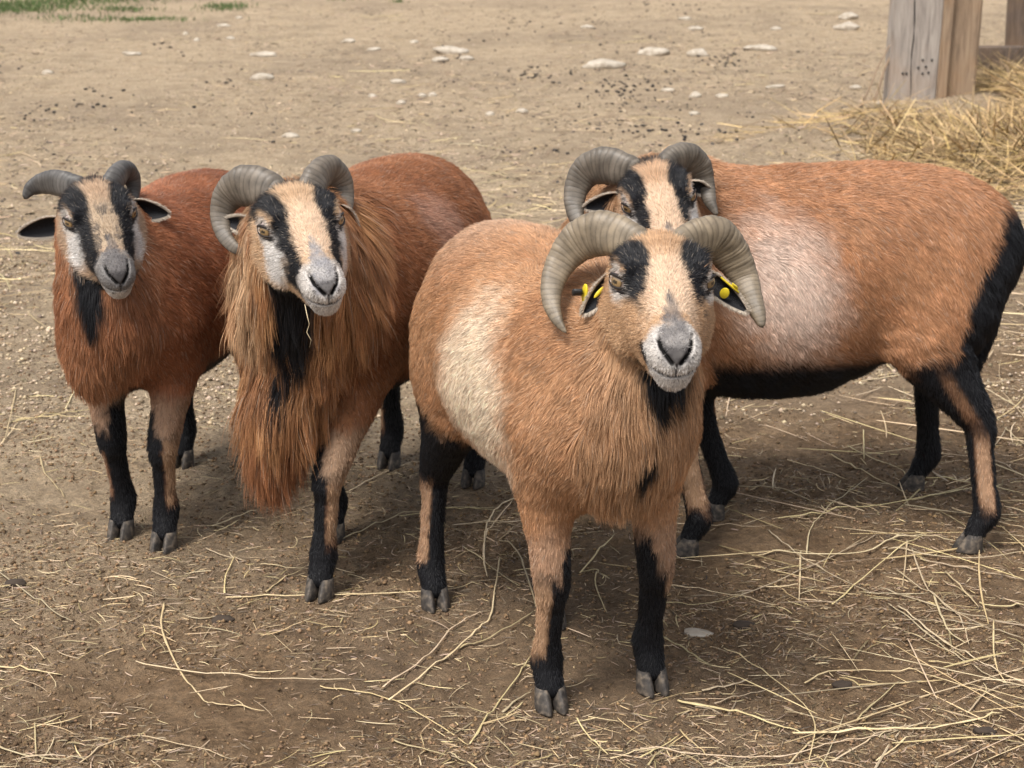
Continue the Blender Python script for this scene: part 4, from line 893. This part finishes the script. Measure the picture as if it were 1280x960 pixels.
def dung_zone(r, n):
    p = [gp(u, v) for u, v in zip(r.normal(800, 150, n), np.abs(r.normal(85, 60, n)))]; a = np.array(p); x, y = a[:, 0], a[:, 1]
    k = fbm(np.stack([x, y, 0*x], 1), 2.2, 83, 3) > r.uniform(.40, .60, n); return x[k], y[k]
crumbs('crushed_droppings', 1100, dung_zone, (.007, .014), 64, M_drop)
litter('dung_bits', 1200, far_fan, (.010, .022), (.004, .007), M_drop, 21, 0, .1)
for (u, v, s_) in [(20,738,1.), (790,0,0), (758,775,.0), (932,785,.9), (1052,860,.8), (278,774,.9), (1230,915,.8)]:
    if s_: 
        x, y = gp(u, v); o = blob('clod', plain('dark_clod', (.05, .036, .026), .9), .022*s_, .015*s_, .009*s_, int(u), 3, .5); o.location = (x, y, float(on_ground(x, y)[0])+.002); tag(o, 'dark crumbly clod of dirt on the trodden ground', 'clod', 'dark clods of dirt')
# ------------------------------------------------------------------ post, sill, boards
def wood(name, lo, mid, hi, orange=0.):
    m = NT(name); tc = m.n('ShaderNodeTexCoord'); mp = m.n('ShaderNodeMapping', {'Vector': tc.outputs['Object'], 'Scale': (14, 14, 1.)})
    n1 = m.n('ShaderNodeTexNoise', {'Vector': mp.outputs[0], 'Scale': 4., 'Detail': 9., 'Roughness': .7, 'Distortion': .6}); n2 = m.n('ShaderNodeTexNoise', {'Vector': tc.outputs['Object'], 'Scale': 3., 'Detail': 4.})
    c = m.ramp(n1.outputs[0], [(.28, lo), (.5, mid), (.72, hi)]); c = m.mix(m.ramp(n2.outputs[0], [(.45, (0, 0, 0)), (.75, (.5+orange,)*3)]), c, (.34, .20, .10)); m.l(c, m.b.inputs['Base Color'])
    m.b.inputs['Roughness'].default_value = .85; m.bump(n1.outputs[0], .8, .006); return m.m
M_w1 = wood('weathered_wood', (.16, .135, .12), (.32, .28, .245), (.44, .39, .34)); M_w2 = wood('brown_wood', (.13, .09, .06), (.27, .19, .125), (.36, .27, .18), .3); M_w3 = wood('dark_wood', (.05, .038, .03), (.11, .08, .06), (.19, .14, .11))
def board(name, x0, x1, y0, y1, z0, z1, mat, parent, lean=0., bev=.008):
    import bmesh
    bm = bmesh.new(); bmesh.ops.create_cube(bm, size=1)
    for v in bm.verts: v.co = Vector(((x1-x0)*v.co.x, (y1-y0)*v.co.y, (z1-z0)*v.co.z))
    L = max(x1-x0, y1-y0, z1-z0); ax = [x1-x0, y1-y0, z1-z0].index(L)
    es = [e for e in bm.edges if abs((e.verts[0].co-e.verts[1].co)[ax]) > L*.5]; bmesh.ops.subdivide_edges(bm, edges=es, cuts=14, use_grid_fill=True)
    bmesh.ops.bevel(bm, geom=[e for e in bm.edges if e.is_manifold and e.calc_face_angle(0) > 1], offset=bev, segments=2, affect='EDGES')
    P = np.array([v.co for v in bm.verts], np.float32); P += (np.stack([noise(P, 4, 7+k) for k in range(3)], 1)-.5)*.012; P[:, 0] += P[:, 2]*lean
    for v, p in zip(bm.verts, P): v.co = p
    me = bpy.data.meshes.new(name); bm.to_mesh(me); bm.free(); me.materials.append(mat); o = bpy.data.objects.new(name, me); C.objects.link(o); o.parent = parent; o.location = ((x0+x1)/2, (y0+y1)/2, (z0+z1)/2); return o
post = bpy.data.objects.new('wooden_post', None); C.objects.link(post); post.location = (2.28, 10.35, 0); tag(post, 'thick weathered grey wooden post standing at the edge of the hay', 'post')
def crack(name, x, y, z0, z1, parent, w_=.004):
    V, F = sweep([(x+.004*math.sin(k*1.7), y, z0+(z1-z0)*k/12) for k in range(13)], [w_*(.4+.6*math.sin(math.pi*k/12)) for k in range(13)], 1.); return mesh_obj(name, V, F, M_dark, parent)
board('post_board', -.27, -.012, -.16, -.02, -.1, 2.6, M_w1, post, .018)
board('post_beam', .004, .20, -.12, .12, -.1, 2.6, M_w2, post, .016, .012)
board('batten', -.012, .045, -.165, -.122, -.05, 2.6, M_w2, post, .018)
crack('crack', -.175, -.1605, .02, 1.1, post)
for (x, z) in [(-.22, .20), (-.20, .20), (-.115, .20), (-.085, .205), (-.118, .27), (-.07, .27), (-.10, .235), (-.14, .23)]:
    o = mesh_obj('nail_hole', *sweep([(x, -.166, z-.004), (x, -.1600, z-.004), (x, -.158, z-.004)], [.006, .006, .006], 1., 8), M_dark, post)
sill = bpy.data.objects.new('wooden_sill', None); C.objects.link(sill); sill.location = (4.0, 11.98, 0); tag(sill, 'heavy horizontal timber sill running right from the post behind the hay', 'timber')
board('sill_beam', -1.35, 3.2, -.08, .10, -.02, .15, M_w3, sill, 0, .012)
wallb = bpy.data.objects.new('board_wall', None); C.objects.link(wallb); wallb.location = (3.09, 12.16, 0); tag(wallb, 'dark brown upright boards above the sill in the top right corner', 'wall')
for k in range(7): board('plank', .0+k*.30, .292+k*.30, -.02, .02, .10+.006*k, 2.9, M_w3, wallb, .0, .004)
for (x0, y0, x1, y1, w_, lab) in [(1.86, 10.20, 1.995, 10.24, .009, 'thin brown stick leaning on the left side of the post'), (1.915, 10.19, 1.995, 10.22, .014, 'short dark wood splinter leaning against the foot of the post')]:
    V, F = sweep([(x0+(x1-x0)*k/8+.004*math.sin(k), y0+(y1-y0)*k/8, .05+(.30 if w_ < .01 else .24)*k/8) for k in range(9)], [w_*(1-.3*k/8) for k in range(9)], .5, 6); o = mesh_obj('stick', V, F, M_w2); tag(o, lab, 'stick')

# a thin stem hanging from the lips of the maned ram
V, F = sweep([(-.343, 3.095, .640), (-.338, 3.075, .628), (-.334, 3.072, .612), (-.339, 3.073, .598), (-.332, 3.072, .585), (-.335, 3.074, .572)], [.0007, .0007, .0007, .0006, .0006, .0004], 1., 5)
tag(mesh_obj('grass_stem', V, F, M_straw, None, True, np.ones((len(V), 3))), 'thin pale stem dangling from the lips of the long-maned ram', 'straw')
